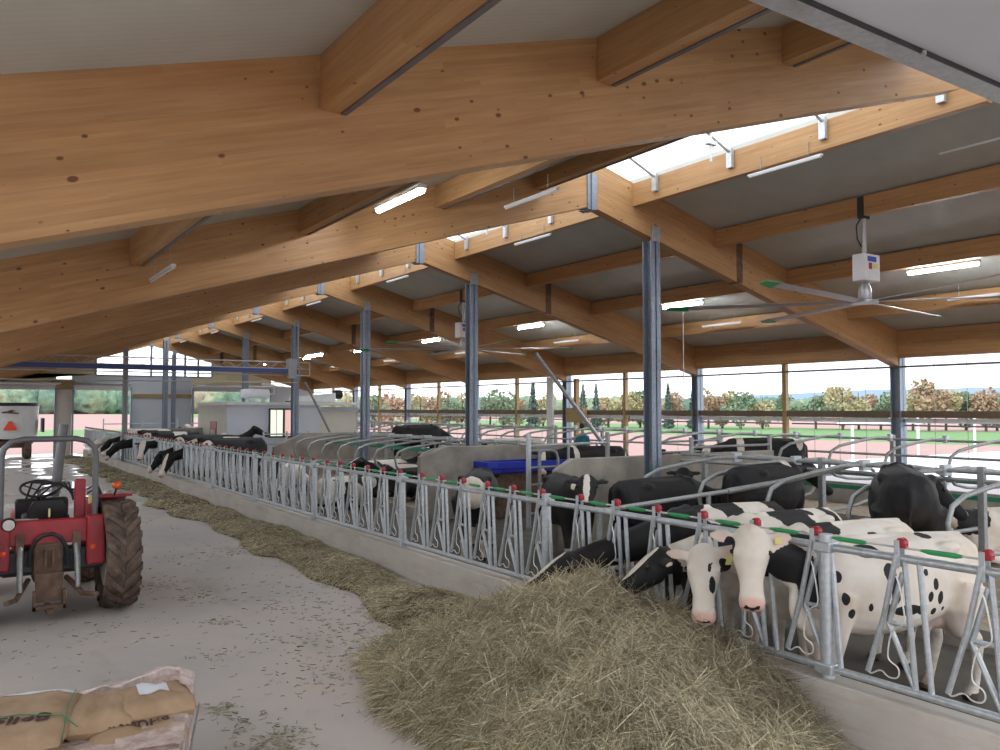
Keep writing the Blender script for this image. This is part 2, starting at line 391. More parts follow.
        # translucent eave plate on left rafters near x=0
# purlins, curb beams
lrows=[1.78,3.85,5.92,7.72]; rrows=[11.92,14.0,16.05]
lname=['lowest','second lowest','third lowest','uppermost']
rname=['upper','middle','lower']
for i in range(len(FY)-1):
    ya,yb=FY[i]+.1,FY[i+1]-.1
    if i==0: ya=-1.2
    bay='nearest bay' if i==0 else ['','second bay','third bay','fourth bay','fifth bay','sixth bay','seventh bay','eighth bay'][i]
    for n,x in zip(lname,lrows):
        d=.34
        pr=beam('purlin',(x,ya,zc(x)-d),(x,yb,zc(x)-d),.14,d-.02,M['wood'])
        tag(pr,f'{n} purlin on the left roof slope in the {bay}','roof beam','purlins of the left slope')
        cn=MB().box((.02,-.085,-.012),(yb-ya-.02,-.05,.012)); cn.build('cable_channel',M['brown_grey'],pr)
    for n,x in zip(rname,rrows):
        if i==0: continue
        d=.33
        pr=beam('purlin',(x,ya,zc(x)-d),(x,yb,zc(x)-d),.14,d-.02,M['wood'])
        tag(pr,f'{n} purlin on the right roof slope in the {bay}','roof beam','purlins of the right slope')
    x=9.83
    if i==0: continue
    cu=beam('skylight_curb_beam',(x,ya,5.99),(x,yb,5.99),.12,.40,M['wood']); tag(cu,f'pale timber beam edging the ridge opening in the {bay}','roof beam','beams edging the ridge opening')
    if i>0:
        eb=beam('eave_beam',(WX-.08,ya,3.62),(WX-.08,yb,3.62),.16,.62,M['wood']); tag(eb,f'deep eave beam above the right side windows in the {bay}','roof beam','eave beams of the right wall')
    # ridge opening brackets + bars
    for j in range(4):
        yy=ya+.5+j*1.6
        if i==0 and j<1: continue
        rb=MB(); rb.box((9.70,yy-.05,6.12),(9.76,yy+.05,6.42)); rb.tube([(9.72,yy,6.36),(8.9,yy-.1,6.62),(7.8,yy-.2,6.78)],.022,6)
        if j%2==0: rb.tube([(9.2,yy-.1,6.1),(9.2,yy-.1,6.62)],.02,6); rb.box((9.1,yy-.14,6.35),(9.3,yy-.06,6.41))
        o=rb.build('vent_bracket',M['galv']); tag(o,f'galvanised bracket and bar across the ridge opening in the {bay}, {ORD[j] if i<4 else "one of its row"}' if i<4 else f'galvanised brackets and bars across the ridge opening in the {bay}','bracket','brackets across the ridge opening'+(f' in the {bay}' if i>=4 else ''))
# translucent ridge cover above the opening
def trans_mat():
    m,nt,b=newmat('translucent_ridge_cover'); nt.nodes.remove(b); out=nt.nodes['Material Output']
    a=N(nt,'ShaderNodeBsdfTranslucent'); a.inputs[0].default_value=(.95,.97,1,1); c=N(nt,'ShaderNodeBsdfTransparent'); mx=N(nt,'ShaderNodeMixShader'); mx.inputs[0].default_value=.7
    L(nt,a.outputs[0],mx.inputs[1]); L(nt,c.outputs[0],mx.inputs[2]); L(nt,mx.outputs[0],out.inputs[0]); return m
M['ridgecover']=trans_mat()
mb=MB(); mb.prism([(7.2,7.0),(8.8,7.35),(10.4,7.0),(10.4,7.02),(8.8,7.37),(7.2,7.02)],1,FY[0],GY+.3)
o=mb.build('ridge_skylight',M['ridgecover']); tag(o,'long translucent white cover over the open ridge of the roof','skylight')
# --- columns
def column(name,x,y,z0,z1,lab,mat=None,s=.11,grp=None,plate=True):
    e=empty(name,(x,y,z0),0,lab,'column',grp)
    mb=MB(); h=z1-z0; f=.012
    mb.box((-s,-s,0),(s,-s+f*2,h)); mb.box((-s,s-f*2,0),(s,s,h)); mb.box((-f,-s,0),(f,s,h))
    mb.build('shaft',mat or M['steel'],e)
    if plate:
        MB().box((-.1,-.13,h-.02),(.1,-.1,h+.24)).build('top_plate',M['galv_dull'],e)
        MB().box((-.17,-.17,0),(.17,.17,.03)).build('base_plate',M['galv_dull'],e)
    return e
PX=10.31
for i in range(2,7):
    lab=['','','tall grey steel column in the stalls, nearest and largest','grey steel column in the stalls beside the second concrete divider','third grey steel column from the right among the stalls','grey steel column near the front of the white office','grey steel column rising behind the white office roof'][i]
    column('steel_column',PX,FY[i],.0,zb(PX)-.01,lab,grp='columns in the stall row')
column('steel_column',8.34,FY[7],0,zb(8.34)-.01,'slim grey steel column in front of the far gable window')
column('steel_column',9.9,GY-.5,0,zb(10.4)-.05,'slim grey steel column against the far gable cladding',s=.1)
column('feed_fence_column',5.684,35.44,0,zb(5.684)-.02,'greenish grey column standing in the line of the headlocks far along',mat=M['galv_dull'],s=.09)
# right wall columns
for i in range(2,8):
    column('wall_column',WX+.02,FY[i],0,zb(WX)+.6,f'{ORD[i-2]} steel column of the window wall on the right',grp='steel columns of the right wall',plate=False,s=.12)
for i in range(1,8):
    pm=beam('wall_post',(WX+.05,0,0),(WX+.05,0,0.001),.1,.1,M['post_wood']) if False else None
    y=(FY[i]+FY[i+1])/2
    mb=MB().box((-.06,-.06,0),(.06,.06,3.66)); o=mb.build('wall_post',M['post_wood'],loc=(WX,y,0)); tag(o,f'{ORD[i-1]} wooden post midway between steel columns of the window wall','post','wooden posts of the right wall')
# wall rails, curtain, kick wall
mb=MB().box((WX-.04,FY[0],2.27),(WX+.04,GY,2.42)); o=mb.build('wall_rail',M['rail_wood']); o.name='trim_1'; struct(o)
mb=MB().tube([(WX-.1,FY[0],3.42),(WX-.1,GY,3.42)],.025,8); o=mb.build('curtain_rod',M['steel']); tag(o,'thin dark rod running under the right eave above the windows','rod')
mb=MB().box((WX-.02,FY[0],0),(WX+.18,GY,.7)); o=mb.build('wall_right',M['concrete']); struct(o)
def clearmat(name,col,mix):
    m,nt,b=newmat(name); nt.nodes.remove(b); out=nt.nodes['Material Output']
    a=N(nt,'ShaderNodeBsdfTranslucent'); a.inputs[0].default_value=(*col,1); c=N(nt,'ShaderNodeBsdfTransparent'); mx=N(nt,'ShaderNodeMixShader'); mx.inputs[0].default_value=mix
    L(nt,a.outputs[0],mx.inputs[1]); L(nt,c.outputs[0],mx.inputs[2]); L(nt,mx.outputs[0],out.inputs[0]); return m
M['curtain']=clearmat('curtain_film',(.9,.93,.97),.6); M['film']=clearmat('clear_film',(.9,.95,1),.9)
for i in range(1,len(FY)-1):
    for h in (0,1):
        ya=FY[i]+h*B/2+.12; yb=FY[i]+(h+1)*B/2-.12
        n=2*(i-1)+h+1
        e=empty(f'window_{n}',(WX+.1,ya,2.42)); e['kind']='structure'
        MB().box((0,0,1.0),(.008,yb-ya,1.22)).build('top_film',M['curtain'],e)
        mb=MB()
        for q in range(1,4):
            yy=(yb-ya)*q/4; mb.tube([(-.05,yy,-.15),(-.05,yy,1.2)],.007,5); mb.tube([(-.05,yy,-1.4),(-.05,yy,-.15)],.007,5)
        mb.build('curtain_cord',M['galv_dull'],e)
        MB().box((-.03,0,-.27),(.05,yb-ya,-.17)).build('rolled_curtain',M['white'],e)
        MB().tube([(0,0,-.33),(0,yb-ya,-.33)],.02,6).build('roll_bar',M['steel'],e)
# ------------------------------------------------------------------ far gable wall
gw=MB(); y0,y1=GY,GY+.15
def gbox(x0,x1,z0,z1,m=0): gw.cur=m; gw.box((x0,y0,z0),(x1,y1,z1))
gbox(4.35,5.05,0,3.9,2)
gbox(-1.5,4.35,3.6,4.25,1); gbox(5.05,7.9,3.6,4.25,0); gbox(7.9,10.95,0,4.25,0)
gbox(10.95,15.4,3.62,4.25,1); gbox(15.4,WX,0,3.75,0)
gw.cur=1; gw.prism([(-1.5,4.25),(6.15,4.25),(6.15,zc(6.15)),(-1.5,zc(-1.5))][::1],1,y0,y1)
gw.prism([(12.05,4.25),(16.2,4.25),(12.05,zc(12.05))],1,y0,y1)
struct(gw.build('wall_far',[M['grey_cladding'],M['yellowwall'],M['cream']]))
o=MB().box((7.95,GY-.06,3.05),(10.95,GY,3.25)).build('trim_2',M['post_wood']); struct(o)
o=MB().box((4.1,GY-.12,3.45),(5.2,GY,3.95)).build('trim_3',M['post_wood']); struct(o)
# gable window frame
e=empty('window_20',(6.15,GY,4.25)); e['kind']='structure'
mb=MB()
for x in (6.15,7.55,8.85,10.6,11.3,12.05): mb.box((x-6.15-.05,-.02,0),(x-6.15+.05,.1,max(.1,zb(x)-4.25+.1)))
mb.box((0,-.02,-.08),(5.9,.1,0)); mb.build('window_frame',M['steel'],e)
MB().prism([(0,0),(5.9,0),(5.9,zb(12.05)-4.25),(2.7,zb(8.85)-4.25),(0,zb(6.15)-4.25)],1,.06,.066).build('pane',M['film'],e)
# roller doors (rolled up) at the far gable
for n,(x0,x1) in enumerate([(-.6,4.3),(5.1,7.85),(11.0,15.3)]):
    e=empty(f'door_{n+1}',(x0,GY-.1,0)); e['kind']='structure'
    MB().box((0,-.05,3.42),(x1-x0,.0,3.66)).build('door_head',M['white'],e)
    MB().box((-.04,-.08,0),(.04,.08,3.6)).box((x1-x0-.04,-.08,0),(x1-x0+.04,.08,3.6)).build('door_track',M['steel'],e)
    t=MB(); t.tube([(0,-.1,3.75),(x1-x0,-.1,3.75)],.06,10); t.build('torsion_tube',M['galv_dull'],e)
    if n!=1:
        MB().box((0,-2.6,3.66),(x1-x0,-.2,3.72)).build('raised_door_panel',M['whitecool'],e)
# open overhead door near the camera (raised, horizontal)
e=empty('raised_overhead_door',(2.7,2.5,4.385),0,'white raised overhead door with metal edge at the upper right, close to the camera','door')
MB().box((0,-3.4,.02),(5.6,-.13,.07)).build('door_panel',M['whitecool'],e)
mb=MB().box((0,-.13,0),(5.6,0,.09)); mb.build('edge_channel',M['galv'],e)
MB().box((0,-.145,-.002),(5.6,-.13,.02)).build('seal_strip',M['darksteel'],e)
mb=MB()
for q in (.5,1.6,2.7,3.8): mb.tube([(q,-.14,-.012),(q,-.14,.01)],.018,8)
mb.build('bolt',M['galv'],e)
MB().box((5.62,-3.4,-.04),(5.7,0.4,.04)).build('track',M['galv'],e)
# left wall is out of view: height set to cut light from the left
struct(MB().box((LX-.2,FY[0],0),(LX,GY,1.9)).build('wall_left',M['concrete']))
# ------------------------------------------------------------------ lamps
def lamp_proto(on):
    e=empty('tube_light',(0,0,0))
    k=1 if on else .5
    MB().box((-.045*k,-.62,.02*k),(.045*k,.62,.07*k)).build('housing',M['white'],e)
    mb=MB(); mb.tube([(0,-.6,0),(0,.6,0)],.038*k,10); mb.build('diffuser',M['tube_on'] if on else M['lampglass'],e,smooth=True)
    mb=MB(); mb.tube([(0,-.4,.06),(0,-.4,.26)],.006,5); mb.tube([(0,.4,.06),(0,.4,.26)],.006,5); mb.build('hanger',M['galv_dull'],e)
    return e
pon=lamp_proto(True); poff=lamp_proto(False); used={}
def lamp(x,y,z,on,lab,grp,tilt=0):
    src=pon if on else poff
    if on not in used: used[on]=1; o=src
    else: o=copy_tree(src)
    o.location=(x,y,z); tag(o,lab,'light',grp); return o
for i in range(1,8):
    y=(FY[i]+FY[i+1])/2 if i<8 else 0
    lamp(14.2,y-.05,4.9,True,f'{ORD[i-1]} glowing tube light low on the right roof slope','lit tube lights of the right slope')
    lamp(9.75,y-.2,5.9,False,f'{ORD[i-1]} unlit tube light just below the ridge opening edge','unlit lights beside the ridge opening')
    lamp(15.6,y,4.52,False,f'{ORD[i-1]} unlit tube light near the right eave','unlit lights near the right eave')
lamp(11.3,5.4,6.0,False,'unlit tube light high at the right edge of the view','unlit light high on the right slope')
lamp(4.55,9.1,5.05,True,'glowing tube light on the left slope behind the largest rafter','lit light on left slope')
lamp(1.95,9.9,4.0,False,'unlit tube light under the left slope behind the largest rafter','unlit light on left slope')
lamp(6.55,9.1,5.35,False,'unlit tube light just left of the ridge behind the largest rafter','unlit light left of ridge')
lamp(8.6,22.6,4.0,True,'glowing lamp near the end of the lattice beam left of its column','lit lamps by the lattice beam')
# ------------------------------------------------------------------ ceiling fans
def fan():
    e=empty('ceiling_fan',(0,0,0))
    MB().box((-.09,-.05,1.32),(.09,.05,1.66)).build('mount_bracket',M['darksteel'],e)
    MB().tube([(0,0,.3),(0,0,1.4)],.035,10).build('drop_rod',M['galv'],e)
    mb=MB(); mb.tube([(.0,0,1.4),(-.15,.03,1.2),(-.1,.05,1.0),(-.02,.04,.9),(.02,-.04,.75),(-.04,.04,.6)],.011,6); mb.build('cable',M['rubber'],e)
    bx=MB().box((-.3,-.2,.30),(.1,.02,.72)).build('control_box',M['white'],e,bevel=.012)
    M45=Matrix.Identity(3)
    MB().box((-.23,-.204,.6),(-.0,-.2,.68)).build('blue_label',M['blue_label'],bx); MB().box((-.2,-.204,.48),(-.12,-.2,.58)).build('red_label',M['redlatch'],bx); MB().box((-.1,-.204,.5),(.05,-.2,.58)).build('yellow_label',M['tagyellow'],bx)
    mb=MB(); mb.lathe([(.07,.02),(.1,.06),(.1,.2),(.06,.3)],(0,0,0),n=16); mb.build('motor',M['galv'],e,smooth=True)
    mb=MB(); mb.lathe([(.2,-.02),(.2,.02),(.12,.04)],(0,0,0),n=20); mb.build('hub',M['galv'],e,smooth=True)
    for k in range(6):
        a=.15+k*PI/3; mb=MB(); R3=Matrix.Rotation(a,3,'Z'); R4=R3@Matrix.Rotation(math.radians(14),3,'X')
        vs=[];
        prof=[(-.085,.0),(-.02,.018),(.06,.014),(.085,0),(.05,-.004),(-.03,-.004)]
        for s_ in (.18,3.0):
            for yy,zz in prof: vs.append(R3@(Matrix.Rotation(math.radians(12),3,'X')@V(s_,yy,zz)))
        n=6; mb.add(vs,[tuple(range(n)),tuple(range(2*n-1,n-1,-1))]+[(i,i+n,(i+1)%n+n,(i+1)%n) for i in range(n)])
        b=mb.build('fan_blade',M['fan_blade'],e,smooth=False)
        t=MB(); t.add([R3@V(2.72,-.08,-.03),R3@V(3.08,-.05,-.01),R3@V(3.08,.05,.02),R3@V(2.72,.09,.03),R3@V(2.72,-.08,-.045),R3@V(3.08,-.05,-.025),R3@V(3.08,.05,.005),R3@V(2.72,.09,.015)],[(0,1,2,3),(7,6,5,4),(0,4,5,1),(1,5,6,2),(2,6,7,3),(3,7,4,0)])
        t.build('blade_tip',M['greenpad'],b)
    return e
M['blue_label']=plain('blue_label',(.03,.08,.45),.5)
f1=fan(); f1.location=(11.92,7.55,4.15); tag(f1,'large ceiling fan with white control box nearest the camera on the right','ceiling fan','big ceiling fans')
f2=copy_tree(f1); f2.location=(11.92,19.8,4.15); f2.rotation_euler=(0,0,.2); tag(f2,'ceiling fan with white box farther back behind the tall steel column','ceiling fan')
# ------------------------------------------------------------------ feed curb and headlocks
FX=5.684
cb=MB(); cb.prism([(5.55,0),(5.58,.40),(5.80,.40),(5.80,0)],1,-3,GY-.5); o=cb.build('feed_curb',M['curb'],bevel=.012); tag(o,'long low concrete curb under the row of headlocks','curb')
PS=3.624; PY=.343; ZT=1.404; ZB=.475
def headlock(parent,y,closed,nseg=8):
    """local frame of the panel: x across, y along, z up. image right is -y"""
    w=.6
    def p(a,z,x=0): return (x,y-a*w,z)
    zt,zb_=ZT,ZB
    mb=MB()
    # fixed bars
    mb.tube([p(.06,zt),p(.17,zb_)],.021,nseg); mb.tube([p(.24,zt),p(.36,zb_)],.021,nseg)
    mb.tube([p(-.16,.93),p(.17,zb_+.01)],.020,nseg); mb.tube([p(.04,1.30),p(-.15,.93)],.022,nseg)
    mb.tube([p(-.13,.93),p(.10,.93)],.018,nseg)
    h=mb.build('headlock',M['galv'],parent,smooth=True)
    mv=MB()
    if closed: mv.tube([p(0,zt+.04,-.035),p(-.14,.95,-.035),p(-.17,.56,-.035)],.021,nseg)
    else: mv.tube([p(0,zt+.04,-.035),p(-.18,.97,-.035),p(-.40,.55,-.035)],.021,nseg)
    mv.build('swing_bar',M['galv'],h,smooth=True)
    wr=MB()
    W0=[p(0,1.28,-.05),p(.05,1.22,-.06),p(.09,1.08,-.06),p(.12,.95,-.06),p(-.06,.90,-.06),p(-.12,.72,-.06),p(-.10,.67,-.06),p(.03,.64,-.06),p(.02,.56,-.06),p(-.12,.55,-.06),p(-.2,.60,-.06),p(-.36,.53,-.05),p(-.40,.58,-.04)]
    W0=[Vector(q) for q in W0]
    for _ in range(2): W0=[W0[0]]+[r_ for a_,b_ in zip(W0,W0[1:]) for r_ in (a_*.75+b_*.25,a_*.25+b_*.75)]+[W0[-1]]
    wr.tube(W0,.006,5)
    wr.build('guard_wire',M['rod'],h,smooth=True)
    la=MB()
    for sx in (-.035,.035): la.box((sx-.005,y-.02,zt-.07),(sx+.005,y+.02,zt+.13))
    la.build('clamp_plate',M['galv'],h,bevel=.004)
    rl=MB(); rl.lathe([(.03,-.03),(.038,-.02),(.038,.02),(.03,.03)],(0,y-.02,zt+.11),V(1,0,0),12); rl.box((-.022,y-.055,zt+.075),(.022,y-.02,zt+.125))
    rl.build('latch',M['redlatch'],h,smooth=False)
    pd=MB(); yc=y-.30
    pd.loft([((-.0,yc+.15,zt+.075),(0,-1,0),(0,0,1),.008,.008),((0,yc+.08,zt+.072),(0,-1,0),(0,0,1),.012,.019),((0,yc-.10,zt+.072),(0,-1,0),(0,0,1),.012,.019),((0,yc-.15,zt+.075),(0,-1,0),(0,0,1),.008,.008)],8)
    pd.build('green_slide',M['greenpad'],h)
    return h
def panel(detail):
    e=empty('headlock_panel',(0,0,0))
    MB().tube([(0,0.0,ZT),(0,PS,ZT)],.031,10).build('top_rail',M['galv'],e,smooth=True)
    MB().tube([(0,0.0,ZB),(0,PS,ZB)],.028,10).build('bottom_rail',M['galv'],e,smooth=True)
    MB().tube([(0,0.05,ZT+.075),(0,PS-.03,ZT+.075)],.009,6).build('locking_rod',M['rod'],e)
    mb=MB(); mb.tube([(0,0,.40),(0,0,1.5)],.055,16); mb.build('post',M['galv'],e,smooth=True)
    [MB().box((-.07,-.075,z-.04),(.07,.075,z+.04)).build('post_clamp',M['galv'],e,bevel=.012) for z in (ZT,ZB)]
    for i in range(6): headlock(e,.10+.585*i, detail[i],8)
    return e
pa=panel([0,0,0,0,0,0]); pb=panel([0,1,0,1,0,1]); 
for i in range(0,13):
    y=PY+PS*i
    src=pb if i in (1,7) else pa
    if i==0: o=pa
    elif i==1: o=pb
    else: o=copy_tree(src)
    o.location=(FX,y,0)
    lab={0:'galvanised headlock panel at the right edge of the view, nearest camera',1:'galvanised headlock panel whose locks hold the cows eating from the big haystack',2:'headlock panel just left of the haystack, ending behind the feeding black cow'}.get(i,f'{ORD[min(i,11)]} galvanised headlock panel along the feed alley' if i<12 else 'farthest galvanised headlock panel along the feed alley')
    tag(o,lab,'headlock panel','headlock panels along the feed alley')
# ------------------------------------------------------------------ hay
def strands(base,dirs,lens,wid,cols,curl=.25,seed=1):
    """numpy: thin 3 sided strands with 4 points each"""
    r=np.random.default_rng(seed); n=len(base)
    d=dirs/np.linalg.norm(dirs,axis=1,keepdims=True)
    up=np.tile([0,0,1.],(n,1)); s=np.cross(d,up); s/= (np.linalg.norm(s,axis=1,keepdims=True)+1e-6); u=np.cross(s,d)
    K=4; bend=(r.normal(size=(n,1))*curl); lift=r.normal(size=(n,1))*curl*.35
    P=np.zeros((n,K,3))
    for k in range(K):
        t=(k/(K-1)-.5); P[:,k]=base+d*t*lens[:,None]+(s*bend+u*lift)*lens[:,None]*(t*t*2-.2)
    w=wid[:,None]; vs=np.zeros((n,K,3,3))
    for j in range(3):
        a=2*PI*j/3; vs[:,:,j]=P+((s*math.cos(a)+u*math.sin(a))*w)[:,None,:]
    vs=vs.reshape(-1,3)
    idx=np.arange(n)[:,None,None]*K*3; k=np.arange(K-1)[None,:,None]*3; j=np.arange(3)[None,None,:]; j2=(j+1)%3
    q=np.stack([idx+k+j,idx+k+j2,idx+k+3+j2,idx+k+3+j],-1).reshape(-1,4)
    colv=np.repeat(cols,K*3,axis=0)
    return vs,q,colv
def mesh_np(name,vs,quads,mat,cols=None):
    me=bpy.data.meshes.new(name); me.vertices.add(len(vs)); me.vertices.foreach_set('co',vs.astype(np.float32).ravel())
    me.loops.add(quads.size); me.loops.foreach_set('vertex_index',quads.astype(np.int32).ravel())
    me.polygons.add(len(quads)); me.polygons.foreach_set('loop_start',(np.arange(len(quads))*quads.shape[1]).astype(np.int32))
    me.update(calc_edges=True)
    if cols is not None:
        a=me.attributes.new('col','FLOAT_COLOR','POINT'); a.data.foreach_set('color',np.hstack([cols,np.ones((len(cols),1))]).astype(np.float32).ravel())
    me.materials.append(mat); o=bpy.data.objects.new(name,me); C.objects.link(o); return o
def sstep(t): t=np.clip(t,0,1); return t*t*(3-2*t)
def fbm(x,y,f,seed=0):
    o=np.zeros_like(x)
    r=np.random.default_rng(seed); a=1
    for k in range(5):
        for q in range(3):
            th=r.uniform(0,2*PI); ph=r.uniform(0,2*PI); ff=f*2**k*r.uniform(.8,1.25)
            o+=a*np.sin((x*np.cos(th)+y*np.sin(th))*ff+ph)/3
        a*=.55
    return o
def pile_h(x,y):
    # main haystack: crest near the curb, long skirt toward the camera
    u=(x-4.9); v=(y-5.85)
    r1=np.sqrt((np.where(u<0,u/1.95,u/1.2))**2+(np.where(v>0,v/1.9,v/2.3))**2)
    h=.88*np.clip(1-r1,0,1)**.85
    r2=np.sqrt(((x-4.3)/1.35)**2+((y-4.7)/1.4)**2); h=np.maximum(h,.55*np.clip(1-r2,0,1)**.75)
    r3=np.sqrt(((x-5.1)/.9)**2+((y-5.1)/1.3)**2); h=np.maximum(h,.66*np.clip(1-r3,0,1)**.6)
    r4=np.sqrt(((x-4.3)/1.05)**2+((y-6.9)/1.2)**2); h=np.maximum(h,.2*np.clip(1-r4,0,1)**.8)
    h=h+np.where(h>.01,1,0)*(fbm(x,y,3.2,3)*.045+fbm(x,y,9,5)*.028+fbm(x,y,22,6)*.010)*np.clip(h*4,0,1)
    return np.clip(h,0,None)
def grid_mesh(name,x0,x1,y0,y1,nx,ny,hf,mat,zoff=.0):
    xs=np.linspace(x0,x1,nx); ys=np.linspace(y0,y1,ny); X,Y=np.meshgrid(xs,ys); Z=hf(X,Y)
    vs=np.stack([X,Y,Z+zoff-.012],-1).reshape(-1,3)
    i=np.arange(ny-1)[:,None]*nx+np.arange(nx-1)[None,:]
    q=np.stack([i,i+1,i+nx+1,i+nx],-1).reshape(-1,4)
    zz=(Z.reshape(-1))[q].max(axis=1); q=q[zz>.004]
    o=mesh_np(name,vs,q,mat)
    o.data.polygons.foreach_set('use_smooth',[True]*len(o.data.polygons)); return o
STRAW=np.array([[.62,.55,.38],[.72,.66,.48],[.52,.45,.30],[.36,.32,.19],[.30,.23,.15],[.58,.55,.38],[.85,.80,.63]])
def scatter(hf,x0,x1,y0,y1,n,seed,lmin,lmax,wmin,wmax,slope=.8,hmin=.01,darken=None,lift=.02,stream=False):
    r=np.random.default_rng(seed)
    x=r.uniform(x0,x1,n); y=r.uniform(y0,y1,n); h=hf(x,y); keep=h>hmin; x,y,h=x[keep],y[keep],h[keep]; n=len(x)
    e=.03; gx=(hf(x+e,y)-hf(x-e,y))/(2*e); gy=(hf(x,y+e)-hf(x,y-e))/(2*e)
    th=r.uniform(0,2*PI,n); dx,dy=np.cos(th),np.sin(th)
    if stream:
        g=np.sqrt(gx**2+gy**2)+1e-6; k=r.uniform(0,1.0,n)**.7*np.clip(g*2,0,1)
        dx=dx*(1-k)-gx/g*k; dy=dy*(1-k)-gy/g*k
    dz=np.clip(gx*dx+gy*dy,-1.3,1.3)+r.normal(size=n)*.22
    ln=r.uniform(lmin,lmax,n); wd=r.uniform(wmin,wmax,n)
    b=np.stack([x,y,h+r.uniform(0,lift,n)+ln*.06],-1)
    ci=r.choice(len(STRAW),n,p=[.22,.16,.18,.14,.08,.14,.08]); cols=STRAW[ci]*r.uniform(.6,1.35,(n,1))*np.clip(1+.16*fbm(x,y,4.5,9)+.12*fbm(x*1.5-y,y,9,10),.55,1.4)[:,None]*np.array([1.03,1,.99])
    if darken is not None: cols=cols*darken(x,y)[:,None]
    return strands(b,np.stack([dx,dy,dz],-1),ln,wd,cols,seed=seed)
bed=grid_mesh('haystack',1.9,5.62,1.8,8.6,190,330,pile_h,M['haybed'])
tag(bed,'large loose heap of hay on the alley floor against the curb, where four cows eat','haystack',kind='stuff')
def dk(x,y): # greener, browner mixed feed next to the curb
    t=sstep((x-4.75)/.55)*sstep((6.2-y)/1.0+.2); return 1-.42*t
S=[scatter(pile_h,1.9,5.6,1.8,8.6,130000,11,.08,.36,.0012,.0024,stream=True,darken=dk,lift=.05),
   scatter(pile_h,2.6,5.5,2.5,7.6,45000,12,.25,.6,.0013,.0024,stream=True,darken=dk,lift=.07)]
off=0; VV=[];QQ=[];CC=[]
for v,q,c in S: VV.append(v); QQ.append(q+off); CC.append(c); off+=len(v)
o=mesh_np('hay_stems',np.vstack(VV),np.vstack(QQ),M['strand'],np.vstack(CC)); o.parent=bed; o['kind']='stuff'
# feed strip along the curb
def strip_h(x,y):
    c=5.02+.10*np.sin(y*.5)-.0*y; wdt=.62+.12*np.sin(y*.9+1)+.1*np.sin(y*2.3)
    t=np.abs(x-c)/np.clip(wdt,.2,None)
    h=.17*np.clip(1-t**2,0,1)*(.75+.25*np.sin(y*1.7)+.2*np.sin(y*4.1))
    h=h*sstep((y-7.4)/1.4)+(.015*fbm(x,y,6,8))*(t<1)
    h=np.where(t<1,np.clip(h,0,None),0)
    return h
sb_=grid_mesh('feed_row',4.1,5.56,7.2,46.5,34,700,strip_h,M['haybed'])
tag(sb_,'long row of chopped feed lying along the foot of the concrete curb','feed',kind='stuff')
S=[scatter(strip_h,4.1,5.55,7.4,20,26000,21,.06,.2,.0018,.004,hmin=.008,darken=lambda x,y:np.full_like(x,.95)),
   scatter(strip_h,4.1,5.55,18,44,16000,22,.08,.2,.004,.008,hmin=.008,darken=lambda x,y:np.full_like(x,.95))]
off=0; VV=[];QQ=[];CC=[]
for v,q,c in S: VV.append(v); QQ.append(q+off); CC.append(c); off+=len(v)
o=mesh_np('feed_stems',np.vstack(VV),np.vstack(QQ),M['strand'],np.vstack(CC)); o.parent=sb_; o['kind']='stuff'
# loose litter on the floor
def litter():
    r=np.random.default_rng(31); cl=[]
    spots=[(1.9,7.0,.10,60),(1.95,6.6,.12,40),(3.0,8.6,.25,25),(3.3,10.2,.25,40),(2.6,9.8,.15,40),(2.3,12.2,.2,50),(2.7,11.3,.2,50),(2.3,8.5,.15,30),(2.05,6.1,.14,200),(3.9,8.4,.5,250),(3.2,7.4,.45,260),(4.4,9.2,.5,260),(4.2,11,.5,120),(1.2,10,.6,60),(3,13.5,.8,60),(4.3,14.5,.4,120)]
    xs=[];ys=[]
    for x,y,s,n in spots: xs.append(r.normal(x,s,n)); ys.append(r.normal(y,s,n))
    xs.append(r.uniform(.6,5,250)); ys.append(r.uniform(6,20,250))
    x=np.concatenate(xs); y=np.concatenate(ys); n=len(x); th=r.uniform(0,2*PI,n)
    cols=STRAW[r.choice(len(STRAW),n)]*.6
    return strands(np.stack([x,y,np.full(n,.008)],-1),np.stack([np.cos(th),np.sin(th),np.zeros(n)],-1),r.uniform(.02,.08,n),r.uniform(.002,.005,n),cols,seed=5)
v,q,c=litter(); o=mesh_np('straw_litter',v,q,M['strand'],c); tag(o,'loose wisps of straw scattered over the concrete alley floor','straw',kind='stuff')
# ------------------------------------------------------------------ cows
def sdf_el(P,c,r,M_=None):
    d=P-np.array(c); 
    if M_ is not None: d=d@M_
    return np.sqrt(((d/np.array(r))**2).sum(1))
def remesh(mb,vox,sm=2,name='body'):
    me=mb.mesh('tmp'); fixn(me); o=bpy.data.objects.new('tmp',me); C.objects.link(o)
    r=o.modifiers.new('r','REMESH'); r.mode='VOXEL'; r.voxel_size=vox
    s=o.modifiers.new('s','SMOOTH'); s.iterations=sm; s.factor=.5
    dg=bpy.context.evaluated_depsgraph_get(); dg.update()
    out=bpy.data.meshes.new_from_object(o.evaluated_get(dg)); bpy.data.objects.remove(o); bpy.data.meshes.remove(me)
    out.name=name; return out
BODY=[(-1.04,1.12,.05,.10),(-.99,1.12,.17,.22),(-.9,1.11,.235,.275),(-.75,1.08,.285,.32),(-.55,1.05,.31,.355),(-.3,1.02,.345,.385),(-.05,1.0,.36,.395),(.2,1.0,.345,.39),(.4,1.02,.30,.375),(.56,1.05,.25,.355),(.7,1.07,.20,.29),(.8,1.08,.12,.18)]
